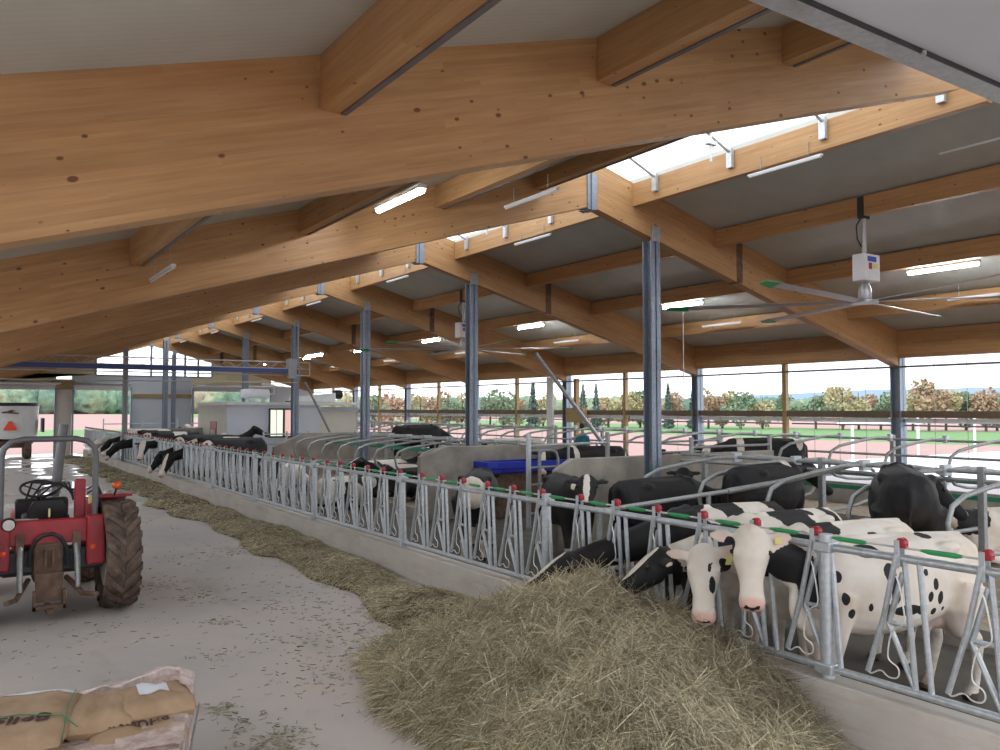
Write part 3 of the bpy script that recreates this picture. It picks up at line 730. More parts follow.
def cow(name,label,x,y,rz,poll,muzz,patches=(),hpatches=(),base=0,lying=False,vox=.028,z0=.0,roll=0,seed=0,tags=(0,1),group=None,scale=1.0,step=0.,earc=None):
    """poll / muzz: world positions; patches: (centre, radii, value) in body frame; hpatches in head frame (along, side, up)"""
    root=empty(name,(x,y,z0),rz,label,'cow',group); root.scale=(scale,)*3
    inv=Matrix.Rotation(-rz,3,'Z')
    pl=inv@(Vector(poll)-V(x,y,z0))/scale; mz=inv@(Vector(muzz)-V(x,y,z0))/scale
    dz=-.60 if lying else 0
    mb=MB()
    rings=[]
    for q in BODY: rings.append(((q[0],0,q[1]+dz),(1,0,0),(0,0,1),q[2],q[3]))
    mb.loft(rings,22,2.35)
    for s in (-1,1):
        mb.ball((-.56,s*.235,1.315+dz),(.12,.065,.055)); mb.ball((-.97,s*.10,1.25+dz),(.06,.05,.06))
        mb.ball((.48,s*.13,1.14+dz),(.17,.10,.27)); mb.ball((-.74,s*.18,.98+dz),(.22,.13,.27)) 
    mb.ball((.42,0,1.36+dz),(.28,.07,.06)); mb.tube([(-.95,0,1.37+dz),(-.3,0,1.39+dz),(.3,0,1.395+dz)],.035,6)
    # tail
    if not lying: mb.tube([(-.98,0,1.30),(-1.06,.01,1.22),(-1.08,.02,1.0),(-1.06,.03,.75)],[.035,.03,.022,.02],8); mb.ball((-1.06,.03,.62),(.035,.035,.14))
    if not lying: mb.ball((-.60,0,.74),(.22,.17,.16)); [mb.tube([(-.6+a,b,.62),(-.6+a,b,.53)],[.022,.014],6) for a in (-.08,.1) for b in (-.07,.07)]
    lp=[]
    if not lying:
        for s,st in ((1,step),(-1,-step)):
            a=st*.6
            mb.tube([(.50,s*.16,1.0),(.53,s*.165,.78),(.54+a*.5,s*.15,.47),(.54+a*.5,s*.15,.42),(.53+a,s*.15,.16),(.55+a,s*.15,.09)],[.14,.105,.06,.055,.038,.045],12)
            mb.tube([(.56+a,s*.15,.10),(.60+a,s*.15,.0)],[.05,.068],10)
            b=-st*.6
            mb.tube([(-.72,s*.17,1.0),(-.68,s*.19,.80),(-.72+b*.3,s*.18,.62),(-.88+b*.6,s*.165,.50),(-.89+b*.6,s*.165,.44),(-.84+b,s*.165,.16),(-.81+b,s*.165,.09)],[.22,.17,.105,.062,.055,.038,.046],12)
            mb.tube([(-.81+b,s*.165,.10),(-.76+b,s*.165,.0)],[.05,.068],10)
    else:
        for s in (1,-1):
            mb.tube([(.50,s*.18,.35),(.78,s*.24,.16),(.45,s*.26,.07),(.36,s*.25,.06)],[.12,.06,.045,.05],10)
            mb.tube([(-.7,s*.22,.36),(-.35,s*.42,.24),(-.75,s*.48,.08),(-.35,s*.46,.06),(-.25,s*.45,.06)],[.2,.13,.06,.045,.05],10)
    if not lying: mb.ball((.60,0,.80),(.20,.12,.22)); mb.ball((.74,0,.90),(.14,.08,.22))
    # head frame
    d=(mz-pl).normalized(); up=V(0,0,1) if abs(d.z)<.97 else V(1,0,0)
    up=(up-d*up.dot(d)).normalized()
    up=Matrix.Rotation(roll,3,d)@up; sd=up.cross(d)
    # neck
    n0=V(.42,0,1.12+dz); 
    pk=pl-d*-.02-up*.03; a=V(.80,0,1.16+dz); ctr=[]
    for t in (0,.2,.4,.6,.8,1.0):
        q=n0*(1-t)**2+a*2*t*(1-t)*.9+a*0+pk*t*t; q=n0*(1-t)**2+a*(2*t*(1-t))+pk*t*t; ctr.append(q)
    R=[(.20,.33),(.165,.27),(.135,.215),(.11,.175),(.095,.145),(.085,.12)]
    rr=[]
    for i,q in enumerate(ctr):
        t=(ctr[min(i+1,5)]-ctr[max(i-1,0)]).normalized()
        u2=V(0,0,1)*(1-i/5)+up*(i/5)
        if abs(u2.normalized().dot(t))>.9: u2=up
        rr.append((q,t,u2,R[i][0],R[i][1]))
    mb.loft(rr,18,2.1)
    H=[(-.11,.06,.06,-.01),(-.06,.115,.105,-.01),(.02,.138,.125,-.03),(.10,.145,.13,-.04),(.17,.136,.125,-.045),(.26,.108,.112,-.05),(.35,.090,.094,-.05),(.43,.090,.082,-.05),(.50,.102,.080,-.052),(.545,.098,.072,-.055),(.575,.07,.05,-.055)]
    mb.loft([(pl+d*q[0]+up*q[3],d,up,q[1],q[2]) for q in H],18,2.3)
    mb.ball(pl+d*.12-up*.10,(.11,.085,.085)); mb.ball(pl-d*.03+up*.055,(.05,.06,.045))
    for s in (-1,1):
        mb.ball(pl+d*.13+sd*s*.115+up*.03,(.036,.036,.036))
        mb.ball(pl+d*.535+sd*s*.042-up*.02,(.028,.028,.028))
        e0=pl-d*.0+sd*s*.11+up*.0; ed=(sd*s*1.0-up*.12-d*.18).normalized() if not earc else (sd*s+up*earc[0]+d*earc[1]).normalized()
        eu=(up-ed*up.dot(ed)).normalized()
        mb.loft([(e0,ed,d,.022,.028),(e0+ed*.05,ed,d,.022,.05),(e0+ed*.11,ed,d,.020,.062),(e0+ed*.17,ed,d,.018,.05),(e0+ed*.215,ed,d,.014,.02)],12,2)
    me=remesh(mb,vox,3 if vox<.025 else 2)
    nv=len(me.vertices); P=np.empty(nv*3,dtype=np.float32); me.vertices.foreach_get('co',P); P=P.reshape(-1,3).astype(float)
    blk=np.full(nv,float(base)); PB=P-np.array([0,0,dz])
    Mh=np.array([list(d),list(sd),list(up)]).T; Q=(P-np.array(pl))@Mh
    head=(Q[:,0]>-.13)&(np.linalg.norm(Q,axis=1)<.75)&(np.abs(Q[:,1])<.36)&(Q[:,2]<.25)&(Q[:,2]>-.32)
    if seed:
        r=random.Random(seed)
        for _ in range(14):
            patches=list(patches)+[((r.uniform(-1,.8),r.choice((-.3,.3,0)),r.uniform(.8,1.4)),(r.uniform(.12,.33),r.uniform(.2,.4),r.uniform(.12,.33)),1-base)]
    for c,r,v in patches:
        f=sdf_el(PB,c,r); k=np.clip((1.25-f)/.5,0,1); blk=blk*(1-k)+v*k
    hb=blk.copy(); 
    for c,r,v in hpatches:
        f=sdf_el(Q,c,r); k=np.clip((1.2-f)/.4,0,1); hb=hb*(1-k)+v*k
    blk=np.where(head,hb,blk)
    pink=np.clip((Q[:,0]-.49)/.04,0,1)*head*.7; nos=np.zeros(nv)
    for s in (-1,1):
        f=sdf_el(Q,(.565,s*.035,-.025),(.022,.018,.016)); blk=np.where(head&(f<1.2),1,blk)
    f=sdf_el(Q,(.575,0,-.045),(.03,.03,.035)); blk=np.where(head&(f<1.),np.maximum(blk,.62),blk)
    pink=np.maximum(pink,head*np.clip((np.abs(Q[:,1])-.15)/.05,0,1)*.35*(Q[:,2]>-.2)*(Q[:,0]<.08))
    if not lying: pink=np.maximum(pink,np.clip(1.2-sdf_el(P,(-.60,0,.68),(.24,.19,.18)),0,1)*.5)
    leg=np.clip((.62-PB[:,2])/.25,0,1)
    if not lying: blk=np.where((PB[:,2]<.36)&~head,blk*.0,blk)
    dirt=np.clip((.75-PB[:,2])/.55,0,1)*.8+np.clip((-.85-PB[:,0])/.15,0,1)*np.clip((1.1-PB[:,2])/.3,0,1)*.5
    dirt=np.where(head,0,np.clip(dirt,0,.85)); blk=np.where((PB[:,2]<.06)&~head&(not lying),1,blk)
    for nm,a in (('blk',blk),('pink',pink),('dirt',dirt)):
        at=me.attributes.new(nm,'FLOAT','POINT'); at.data.foreach_set('value',a.astype(np.float32))
    me.materials.append(M['cow']); me.polygons.foreach_set('use_smooth',[True]*len(me.polygons))
    o=bpy.data.objects.new('body',me); C.objects.link(o); o.parent=root
    for s in (-1,1):
        MB().ball(pl+d*.135+sd*s*.143+up*.035,(.019,.019,.019),10,8).build('eye',M['eye'],root,smooth=True)
    for k in tags:
        s=(-1,1)[k]; e0=pl+sd*s*.11; ed=(sd*s*1.0-up*.12-d*.18).normalized() if not earc else (sd*s+up*earc[0]+d*earc[1]).normalized()
        c=e0+ed*.10+d*.035+up*.02; Mt=Matrix((ed,d,ed.cross(d))).transposed()
        MB().obox(c+ed.cross(d)*0.026+d*.01,(.026,.03,.003),Mt).obox(c-ed.cross(d)*0.026+d*.01,(.026,.03,.003),Mt).build('ear_tag',M['tagyellow'],root)
    return root
BLZ=[((.25,0,.08),(.42,.055,.10),0),((.5,0,-.02),(.13,.12,.12),0)]        # white blaze + white muzzle
BLZs=[((.15,0,.09),(.2,.035,.06),0)]
pi=PI
# four cows at the haystack
cow('cow','nearly white cow with black speckled flank, head raised toward the camera through headlock',6.48,4.06,pi-.24,(5.36,4.43,1.43),(5.12,4.22,.98),
    [((.1,-.36,1.02),(.0001,.0001,.0001),1),
     ((.92,.12,1.22),(.20,.3,.18),1),((.76,.25,1.05),(.10,.25,.20),1),((.66,.3,.85),(.05,.12,.12),1),((.60,.3,1.15),(.04,.12,.06),1),((.56,.3,.98),(.03,.12,.05),1),((.5,.3,.86),(.04,.12,.04),1),
     ((.16,.36,1.17),(.06,.12,.08),1),((.12,.36,1.02),(.05,.12,.10),1),((.02,.36,1.1),(.03,.12,.05),1),((.0,.36,.86),(.14,.12,.045),1),((.2,.36,.88),(.04,.12,.05),1),((-.30,.36,1.05),(.03,.1,.05),1),((-.36,.36,.93),(.035,.1,.06),1),((-.24,.36,.95),(.03,.1,.045),1),((-.16,.36,.85),(.05,.1,.045),1),((-.3,.36,.82),(.04,.1,.035),1),((.34,.38,.9),(.03,.1,.05),1),((-.42,.36,.83),(.025,.1,.03),1),((-.2,.36,1.15),(.025,.1,.03),1),
     ((-.45,.10,1.42),(.08,.09,.05),1),((.28,.2,1.33),(.12,.1,.06),1)],
    [((.08,-.16,.0),(.09,.05,.08),1),((.0,.14,-.05),(.05,.05,.06),.75),((.2,.1,-.12),(.05,.05,.05),1)],vox=.017,tags=(1,),step=.12)
cow('cow','white faced cow with black spots on cheek, looking down beside the raised head',6.85,4.72,pi-.1,(5.42,4.98,1.20),(5.17,4.76,.74),
    [((.6,.2,1.2),(.18,.2,.2),1),((.2,0,1.38),(.18,.25,.10),1),((-.25,.25,1.15),(.12,.15,.2),1),((.85,-.1,1.15),(.15,.3,.16),1)],
    [((.27,.07,.02),(.075,.028,.07),1),((.14,.05,.09),(.04,.015,.04),1),((.05,.16,-.06),(.06,.08,.1),.9),((.1,.07,.10),(.02,.012,.03),1)],vox=.017,tags=(1,))
cow('cow','black cow with white forehead and pale ear tag, head low in the hay',7.05,5.52,pi+.03,(5.36,5.45,1.12),(4.98,5.72,.80),
    [((-.1,0,1.25),(.28,.5,.35),1),((.1,.34,1.0),(.12,.15,.3),0),((-.75,0,1.2),(.12,.4,.25),1),((.8,0,1.2),(.3,.25,.2),1),((.55,0,1.38),(.16,.3,.10),0),((-.45,.3,1.0),(.05,.1,.06),1),((-.42,.1,1.4),(.06,.1,.05),1)],
    [((.1,0,0),(.5,.3,.3),1),((.27,.03,.10),(.32,.06,.07),0),((.0,-.2,0),(.1,.1,.1),.3)],vox=.018,tags=(0,))
cow('cow','black cow with white shoulder patch, its muzzle buried in the haystack',7.05,6.30,pi-.06,(5.22,6.62,.92),(4.78,6.83,.66),
    [((-.45,0,1.2),(.25,.5,.35),0),((.15,0,1.15),(.10,.5,.3),0),((.22,.25,1.35),(.16,.2,.10),0)],
    [((.3,0,.08),(.35,.05,.08),0)],base=1,vox=.02,tags=())
# cows farther along the feed row
for i,(yy,px_,pz,mx,my,mz_,lab,bl,sd_) in enumerate([
    (25.6,5.32,1.05,5.02,25.45,.50,'black cow with white muzzle tip eating at the curb, left of the long headlock row',1,0),
    (26.5,5.28,1.08,4.92,26.7,.58,'black cow with broad white face eating beside the white muzzled one',1,0),
    (29.3,5.30,1.30,5.1,28.95,.86,'white faced cow looking up out of the distant headlocks',1,0),
    (33.6,5.15,1.1,4.7,33.8,.8,'black cow reaching far out over the curb behind the hoop of the tractor',1,0),
    (34.9,5.25,1.05,4.95,34.9,.6,'black and white cow eating next to the one reaching over the curb',1,0),
    (36.4,5.3,1.15,4.9,36.6,.8,'dark cow with raised white striped face among the farthest feeding cows',1,0),
    (39.2,5.2,1.0,4.8,39.0,.5,'farthest cow feeding at the end of the headlock row',0,5)]):
    hp=[((.3,.03,.08),(.36,.06,.1),0),((.5,0,-.02),(.13,.13,.12),0)] if i!=2 else [((.25,0,.1),(.45,.10,.12),0),((.5,0,0),(.15,.14,.14),0)]
    cow('cow',lab,7.02,yy,pi,(px_,yy,pz),(mx,my,mz_),[((-.3,0,1.3),(.25,.5,.2),0),((.75,0,1.3),(.13,.3,.15),0)] if i%2 else [((.6,.3,1.2),(.15,.2,.3),0)],hp,base=bl,seed=sd_,vox=.035,tags=(),scale=1.12)
# cows standing / lying inside
cow('cow','black cow behind the headlocks left of the haystack, standing side on',7.6,12.1,.9,(8.4,13.2,1.2),(8.6,13.5,.8),[((.9,0,1.1),(.1,.3,.3),0),((-1.0,0,1.1),(.1,.3,.4),0)],BLZ,base=1,vox=.03,tags=())
cow('cow','black cow with a white topped head facing the camera near the gate',8.15,10.3,-2.0,(7.62,9.2,1.42),(7.3,8.85,1.02),[((.75,0,1.3),(.18,.14,.12),0)],[((.2,0,.09),(.35,.05,.08),0)],base=1,vox=.028,tags=())
cow('cow','plain black cow standing with her hips toward the camera beside the white topped head',9.2,9.3,.05,(10.35,9.2,1.05),(10.65,9.05,.65),[],[],base=1,vox=.028,tags=())
cow('cow','small headed black cow resting in the stalls left of the tall nearest column',11.9,10.35,3.2,(10.72,10.3,1.34),(10.4,10.0,1.05),[((0,0,1.4),(.2,.2,.1),0)],[],base=1,lying=True,vox=.03,tags=(),z0=.2)
cow('cow','black cow with a white loin mark standing in a stall, tail toward the camera',10.5,8.3,.12,(11.75,8.5,1.5),(12.1,8.35,1.15),
    [((-.78,.18,1.38),(.22,.10,.09),0),((-.5,.3,1.2),(.10,.12,.05),0),((.35,.05,1.4),(.06,.22,.22),0)],[],base=1,vox=.026,tags=(),z0=.22)
cow('cow','big all black cow seen from behind at the right, head turned right',9.95,5.85,.62,(11.25,6.2,1.45),(11.55,5.85,1.02),[((-.85,.1,.62),(.12,.08,.16),0),((-.6,-.1,.6),(.12,.08,.12),0)],[((.53,0,-.03),(.06,.07,.07),.2)],base=1,vox=.024,tags=(),z0=.2,step=.1,scale=1.1)
cow('cow','black and white cow lying beyond the head rail, white face pointing left',15.2,12.3,2.5,(14.2,12.9,1.55),(13.9,12.75,1.2),[((.45,0,1.25),(.09,.5,.4),0),((-.85,0,1.3),(.1,.4,.2),0)],[((.2,0,.09),(.35,.10,.1),0)],base=1,vox=.03,tags=(),z0=.4)
cow('cow','dark cow lying farther back by the window wall, only her head and back showing',17.3,16.2,2.2,(16.6,17.0,1.3),(16.35,16.9,.95),[((.5,0,1.2),(.1,.4,.3),0)],[((.2,0,.09),(.35,.08,.1),0)],base=1,lying=True,vox=.035,tags=(),z0=.45)
cow('cow','black cow with a white belt drinking at the blue trough',12.9,15.55,2.95,(11.55,15.5,1.42),(11.3,15.25,.98),[((.42,0,1.1),(.07,.6,.6),0),((-.95,0,.9),(.2,.3,.4),0)],[((.3,0,.09),(.35,.06,.1),0),((.53,0,0),(.08,.1,.1),0)],base=1,vox=.026,tags=(),z0=.15)
cow('cow','white cow standing behind the one drinking at the trough',12.9,18.9,2.95,(11.75,19.2,1.65),(11.4,19.35,1.3),[((.8,0,1.3),(.1,.2,.15),1)],[((.1,-.1,0),(.08,.06,.1),1)],base=0,vox=.032,tags=(),z0=.25)
cow('cow','all black cow standing far back between stall rails below the windows',13.6,25.5,.0,(14.9,25.3,1.3),(15.3,25.3,1.0),[],[],base=1,vox=.035,tags=(),z0=.5)
cow('cow','black patched cow standing in front of the white office, head up to the right',8.1,30.5,-.2,(9.25,30.2,1.75),(9.68,30.1,1.55),[((-.3,0,1.35),(.08,.4,.2),0),((.2,0,1.3),(.06,.4,.2),0),((-.8,0,1.2),(.15,.3,.12),0),((-.2,0,.75),(.8,.5,.18),0)],[],base=1,vox=.035,tags=(),z0=.1)
cow('cow','pale cow resting behind the headlocks below the office',8.2,23.5,1.5,(8.2,24.8,.9),(8.2,25.2,.75),[],[],base=0,seed=3,lying=True,vox=.04,tags=(),z0=.1)
for i,(xx,yy,rz,bs,sd_,ly,lab) in enumerate([
    (9.9,18.4,.2,1,0,True,'black cow lying in the stalls left of the first concrete divider'),
    (10.2,19.9,2.9,1,4,True,'black and white cow lying behind the black one left of the divider'),
    (8.3,19.2,.3,1,9,True,'black and white cow resting low in the alley behind the middle headlocks'),
    (10.4,21.5,.1,1,6,True,'dark cow lying in the stalls before the office'),
    (8.25,39.9,1.5,1,12,False,'black and white cow walking behind the distant headlocks'),
    (9.6,40.2,1.7,0,13,False,'white patched cow behind the distant headlocks by the far column'),
    (8.6,43.6,.5,1,14,False,'dark cow before the far grey cladding'),
    (7.4,31.6,.25,0,15,False,'pale cow walking behind the locks near the distant white face'),
    (16.4,13.6,3.0,1,18,True,'spotted cow lying by the window wall behind the green strap'),
    (13.1,6.1,2.9,0,19,True,'pale cow lying beyond the head rail right of the big black cow')]):
    c_,s_=math.cos(rz),math.sin(rz); dz_=-.55 if ly else 0; z0=.2 if xx>8.7 else 0
    cow('cow',lab,xx,yy,rz,(xx+1.25*c_,yy+1.25*s_,1.45+dz_+z0),(xx+1.7*c_,yy+1.7*s_,1.25+dz_+z0),[],BLZs,base=bs,seed=sd_,lying=ly,vox=.04,tags=(),z0=z0)
# ------------------------------------------------------------------ stalls
M['bedding']=plain('sawdust_bedding',(.34,.26,.18),.95,var=.4,scale=8)
M['oldconc']=plain('stained_divider_concrete',(.33,.295,.255),.85,var=.3,scale=2.2)
for nm,(a,b,c,d,h) in {'nearest stall bed, pale concrete edge with brown bedding behind the feeding cows':(8.75,2.5,14.3,11.1,.2),'middle stall bed of brown bedding left of the blue trough':(8.75,16.2,14.3,27.0,.2),'narrow stall bed along the window wall':(15.9,2.5,17.9,46.5,.2)}.items():
    e=empty('stall_bed',(0,0,0),0,nm,'stall bed')
    MB().box((a,b,0),(a+.15,d,h+.03)).build('kerb',M['oldconc'],e); MB().box((a+.15,b,0),(c,d,h)).build('bedding',M['bedding'],e)
def endwall(y,pts,lab,t=.16):
    o=MB().prism(pts,1,y,y+t).build('concrete_wall',M['oldconc'],bevel=.02); tag(o,lab,'concrete wall')
endwall(11.25,[(8.66,0),(14.4,0),(14.4,1.6),(9.02,1.6),(8.66,1.41)],'slant cornered concrete wall nearest the camera, behind the black cows')
endwall(16.0,[(8.55,0),(12.6,0),(12.6,1.62),(9.2,1.62),(8.55,1.42)],'slant cornered concrete wall behind the blue trough')
endwall(27.1,[(8.95,0),(14.4,0),(14.4,1.64),(10.0,1.64),(8.95,1.2)],'slant cornered concrete wall ending the stalls before the white office')
endwall(36.9,[(7.7,0),(9.1,0),(9.1,1.65),(7.7,1.65)],'small dark concrete block near the far gable')
def divider():
    e=empty('stall_divider',(0,0,0))
    pts=[(0,0,1.42),(-.5,0,1.43),(-1.2,0,1.36),(-1.85,0,1.28),(-2.12,0,1.18),(-2.22,0,1.0),(-2.18,0,.82),(-2.02,0,.68),(-1.6,0,.60),(-.9,0,.55),(-.3,0,.55),(0,0,.55)]
    MB().tube(pts,.030,10).build('loop_pipe',M['galv_dull'],e,smooth=True)
    [MB().box((-.05,-.04,a),(.06,.04,b)).build('clamp',M['galv'],e,bevel=.01) for a,b in ((1.34,1.5),(.48,.62))]
    return e
dv=divider(); first=True
def put(x,y,z,flip,lab,grp):
    global first
    o=dv if first else copy_tree(dv); first=False
    o.location=(x,y,z); o.rotation_euler=(0,0,PI if flip else 0); tag(o,lab,'stall divider',grp)
ys=[4.9,6.12,7.34,8.56,9.78]
for i,y in enumerate(ys):
    put(11.45,y,.2,False,f'{ORD[i]} looped pipe divider on the near side of the head rail','near side stall dividers')
    put(11.55,y,.2,True,f'{ORD[i]} looped pipe divider beyond the head rail','stall dividers beyond the head rail')
for i in range(8):
    y=17.4+1.22*i
    put(11.45,y,.2,False,'looped pipe divider in the middle stalls, its curved end toward the feed alley','middle stall dividers near side')
    put(11.55,y,.2,True,'looped pipe divider in the middle stalls, its curved end toward the window wall','middle stall dividers far side')
for i in range(30):
    y=6.7+1.22*i
    put(17.2,y,.42,False,'looped pipe divider in the stall row against the window wall','stall dividers by the window wall')
def rail(name,x,y0_,y1_,z,lab,zs=(1.6,1.35),step=2.44,r=.03,post=.045,pz=1.7,blocks=True):
    e=empty(name,(x,y0_,0),0,lab,'rail'); n=int((y1_-y0_)/step)+1
    for z_ in zs: MB().tube([(0,0,z_),(0,y1_-y0_,z_)],r,8).build('rail_pipe',M['galv_dull'],e,smooth=True)
    for i in range(n):
        MB().box((-post,i*step-post,0),(post,i*step+post,pz)).build('rail_post',M['galv_dull'],e,bevel=.01)
rail('head_rail',11.5,3.2,11.1,0,'head rail with square posts in the nearest stalls',zs=(1.62,1.5))
rail('head_rail',11.5,16.5,27.0,0,'head rail with square posts in the middle stalls',zs=(1.62,1.5))
rail('head_rail',17.3,5.48,46,0,'tall tube railing with posts in front of the window wall',zs=(1.8,1.45),step=2.44,pz=1.9,r=.028)
for x,a,b,z,lab in ((12.6,3.4,11.0,1.12,'wide green strap stretched through the nearest stalls'),(10.7,3.4,11.0,1.0,'lower green strap on the near side of the nearest stalls'),(12.6,16.5,26.9,1.15,'green strap stretched through the middle stalls'),(10.7,16.5,26.9,1.3,'green strap on the near side of the middle stalls'),(16.6,5,46,1.0,'thin green strap along the window wall stalls')):
    if x==10.7 and a<5: continue
    tag(MB().box((x-.01,a,z),(x+.01,b,z+.07)).build('green_strap',M['greenstrap']),lab,'strap')
# bar crossing the cow alley
e=empty('alley_gate_bar',(0,0,0),0,'long grey swing bar crossing the cow alley behind the white cows','gate')
MB().tube([(7.2,8.5,1.10),(9.3,7.98,1.31)],.032,10).build('thin_bar',M['galv_dull'],e,smooth=True); MB().tube([(9.2,8.0,1.30),(10.2,7.75,1.42),(11.5,7.4,1.65)],.042,10).build('sleeve_bar',M['galv_dull'],e,smooth=True)
MB().tube([(8.9,8.08,0),(8.9,8.08,1.27)],.035,8).build('drop_post',M['galv_dull'],e); MB().tube([(7.25,8.5,0),(7.25,8.5,1.12)],.04,8).build('hinge_post',M['galv_dull'],e)
# foreground loop at far right
# trough
e=empty('water_trough',(11.1,15.7,.2),0,'bright blue plastic water trough at the concrete divider','trough')
tb=MB(); o8=[(-1.15,-.28),(-.95,-.40),(.95,-.40),(1.15,-.28),(1.15,.28),(-1.15,.28)]
tb.prism([(a*.92,b*.85) for a,b in o8],2,.82,.94); tb.build('basin',M['blue'],e,bevel=.02)
rm=MB(); n=len(o8); vs=[(a*1.04,b*1.05,.93) for a,b in o8]+[(a*1.04,b*1.05,1.08) for a,b in o8]+[(a*.9,b*.82,1.08) for a,b in o8]+[(a*.9,b*.82,.96) for a,b in o8]
rm.add(vs,[(k*n+i,k*n+(i+1)%n,((k+1)%4)*n+(i+1)%n,((k+1)%4)*n+i) for k in range(4) for i in range(n)]); rm.build('rim',M['blue'],e,bevel=.012)
MB().prism([(a*.89,b*.81) for a,b in o8],2,.955,1.0).build('water',M['chrome'],e)
MB().box((-.9,-.25,-.2),(.9,.25,.82)).build('pedestal',M['brown'],e,bevel=.02)
# pen gate
e=empty('pen_gate',(9.95,13.9,0),0,'tall galvanised pen gate with rounded corners between trough and headlocks','gate')
MB().tube([(0,0,0),(0,0,1.95)],.055,12).build('gate_post',M['galv'],e,smooth=True); MB().tube([(.28,.0,.3),(.28,0,1.62)],.04,10).build('upright',M['galv_dull'],e,smooth=True)
MB().tube([(0,0,1.70),(1.55,0,1.72),(2.15,0,1.72)],.03,10).build('top_bar',M['galv'],e,smooth=True)
MB().tube([(0,0,1.6),(.6,0,1.6),(.72,0,1.55),(.77,0,1.42),(.77,0,.45),(.72,0,.34),(.6,0,.3),(0,0,.3)],.03,10).build('bent_frame',M['galv_dull'],e,smooth=True)
for z in (1.25,.9,.6): MB().tube([(0,0,z),(.77,0,z)],.026,8).build('cross_bar',M['galv_dull'],e,smooth=True)
MB().tube([(1.05,0,.3),(1.05,0,1.72)],.03,8).build('side_upright',M['galv_dull'],e); MB().tube([(.77,0,1.25),(2.1,0,1.28)],.026,8).build('side_bar',M['galv_dull'],e)
MB().tube([(2.15,0,0),(2.15,0,1.95)],.05,12).build('far_post',M['galv_dull'],e)
for i,(x,y,h,l) in enumerate([(12.3,11.6,1.9,2.4),(13.5,13.9,1.85,2.2)]):
    e=empty('gate_frame',(x,y,0),0,['low tube gate right of the tall pen gate behind the concrete wall','second low tube gate behind the first, near the window row'][i],'gate')
    for z in (1.7,1.45,1.0): MB().tube([(0,0,z),(l,0,z)],.026,8).build('bar',M['galv_dull'],e)
    for q in (0,l): MB().tube([(q,0,0),(q,0,h)],.045,8).build('upright',M['galv_dull'],e)
e=empty('rail_fence',(9.3,29.3,0),0,'three bar tube fence in front of the white office','fence')
for z in (1.55,1.2,.85): MB().tube([(0,0,z),(1.7,0,z)],.025,8).build('bar',M['galv'],e)
for q in (0,.85,1.7): MB().tube([(q,0,0),(q,0,1.65)],.035,8).build('upright',M['galv'],e)
e=empty('rail_fence',(5.9,42.5,0),0,'thin white tube fence before the far grey cladding','fence')
for z in (1.75,1.3): MB().tube([(0,0,z),(5,0,z)],.025,6).build('bar',M['galv'],e)
for q in (0,1.7,3.3,5): MB().tube([(q,0,0),(q,0,2.0)],.03,6).build('upright',M['galv'],e)
def pole(name,pts,r,lab,m='galv',cat='pole'): return tag(MB().tube(pts,r,10).build(name,M[m],smooth=True),lab,cat)
pole('leaning_pole',[(12.55,17.2,3.9),(15.5,17.2,.8)],.055,'long grey pole leaning diagonally in front of the person')
pole('leaning_pole',[(11.45,31,3.5),(13.33,31,0.0)],.05,'grey pole leaning diagonally before the white office','galv_dull')
pole('hanging_cable',[(7.35,20.4,4.6),(7.35,20.4,3.9),(7.4,20.4,3.2)],.012,'thin cable hanging from the roof beside the far tall column','galv_dull','cable')
pole('hanging_rod',[(13.98,13.4,4.75),(13.98,13.4,3.1)],.012,'thin white pull rod hanging above the windows below the fan','rod','rod')
# dark double column / panel at the wall
tag(MB().box((WX-.25,22.0,0),(WX-.1,22.14,3.5)).build('service_post',M['post_wood']),'stout timber post beside the dark wall column behind the leaning pole','post')
tag(MB().box((WX-.2,23.4,.2),(WX-.14,23.75,3.6)).build('notice_board',M['white']),'narrow white board standing in the window row left of the leaning pole','board')
tag(MB().box((WX-.3,21.6,2.0),(WX-.1,22.5,2.5)).build('timber_box',M['post_wood']),'small timber box fixed near the wall behind the person','box')
# ------------------------------------------------------------------ white office
OY=33.2
e=empty('office',(9.05,OY,0),0,'white flat roofed office cabin standing inside the barn at the back','cabin')
MB().box((0,0,0),(3.9,4.5,2.62)).build('wall',M['whitecool'],e); MB().box((-.012,.02,0),(0,4.5,2.62)).build('warm_lit_side',M['cream'],e)  # cream skin paints the warmer light falling on this side
MB().box((3.9,.15,0),(5.6,4.5,2.55)).build('annex_wall',M['cream'],e)
MB().box((-.08,-.08,2.62),(5.7,4.6,2.74)).build('roof',M['white'],e)
MB().box((3.9,.05,2.35),(5.65,.15,2.5)).build('annex_fascia',M['grey_cladding'],e)
wn=MB(); X0,X1,Z0,Z1=1.75,2.82,1.35,2.42
for a,b,c,d in ((X0-.06,X1+.06,Z0-.06,Z0),(X0-.06,X1+.06,Z1,Z1+.06),(X0-.06,X0,Z0,Z1),(X1,X1+.06,Z0,Z1),(X0+.52,X0+.60,Z0,Z1)): wn.box((a,-.05,c),(b,.0,d))
wf=wn.build('window_frame',M['black'],e)
MB().box((X0,-.02,Z0),(X0+.52,-.012,Z1)).build('lit_pane',M['window_lit'],wf); MB().box((X0+.6,-.02,Z0),(X1,-.012,Z1)).build('curtain_pane',M['window_pink'],wf)
MB().box((X0+.24,-.03,Z0),(X0+.27,-.021,Z1)).build('glazing_bar',M['white'],wf)
MB().box((-.04,1.4,0),(.0,2.4,1.95)).build('door',M['redlatch'],e); MB().box((-.06,1.6,.0),(-.04,2.2,1.6)).build('door_panel',M['cream'],e)
e=empty('air_tank',(10.6,34.6,2.74),0,'white horizontal compressor tank on the office roof','tank')
MB().lathe([(.05,-.62),(.16,-.58),(.2,-.48),(.2,.48),(.16,.58),(.05,.62)],(0,0,.36),V(1,0,0),20).build('tank',M['white'],e,smooth=True)
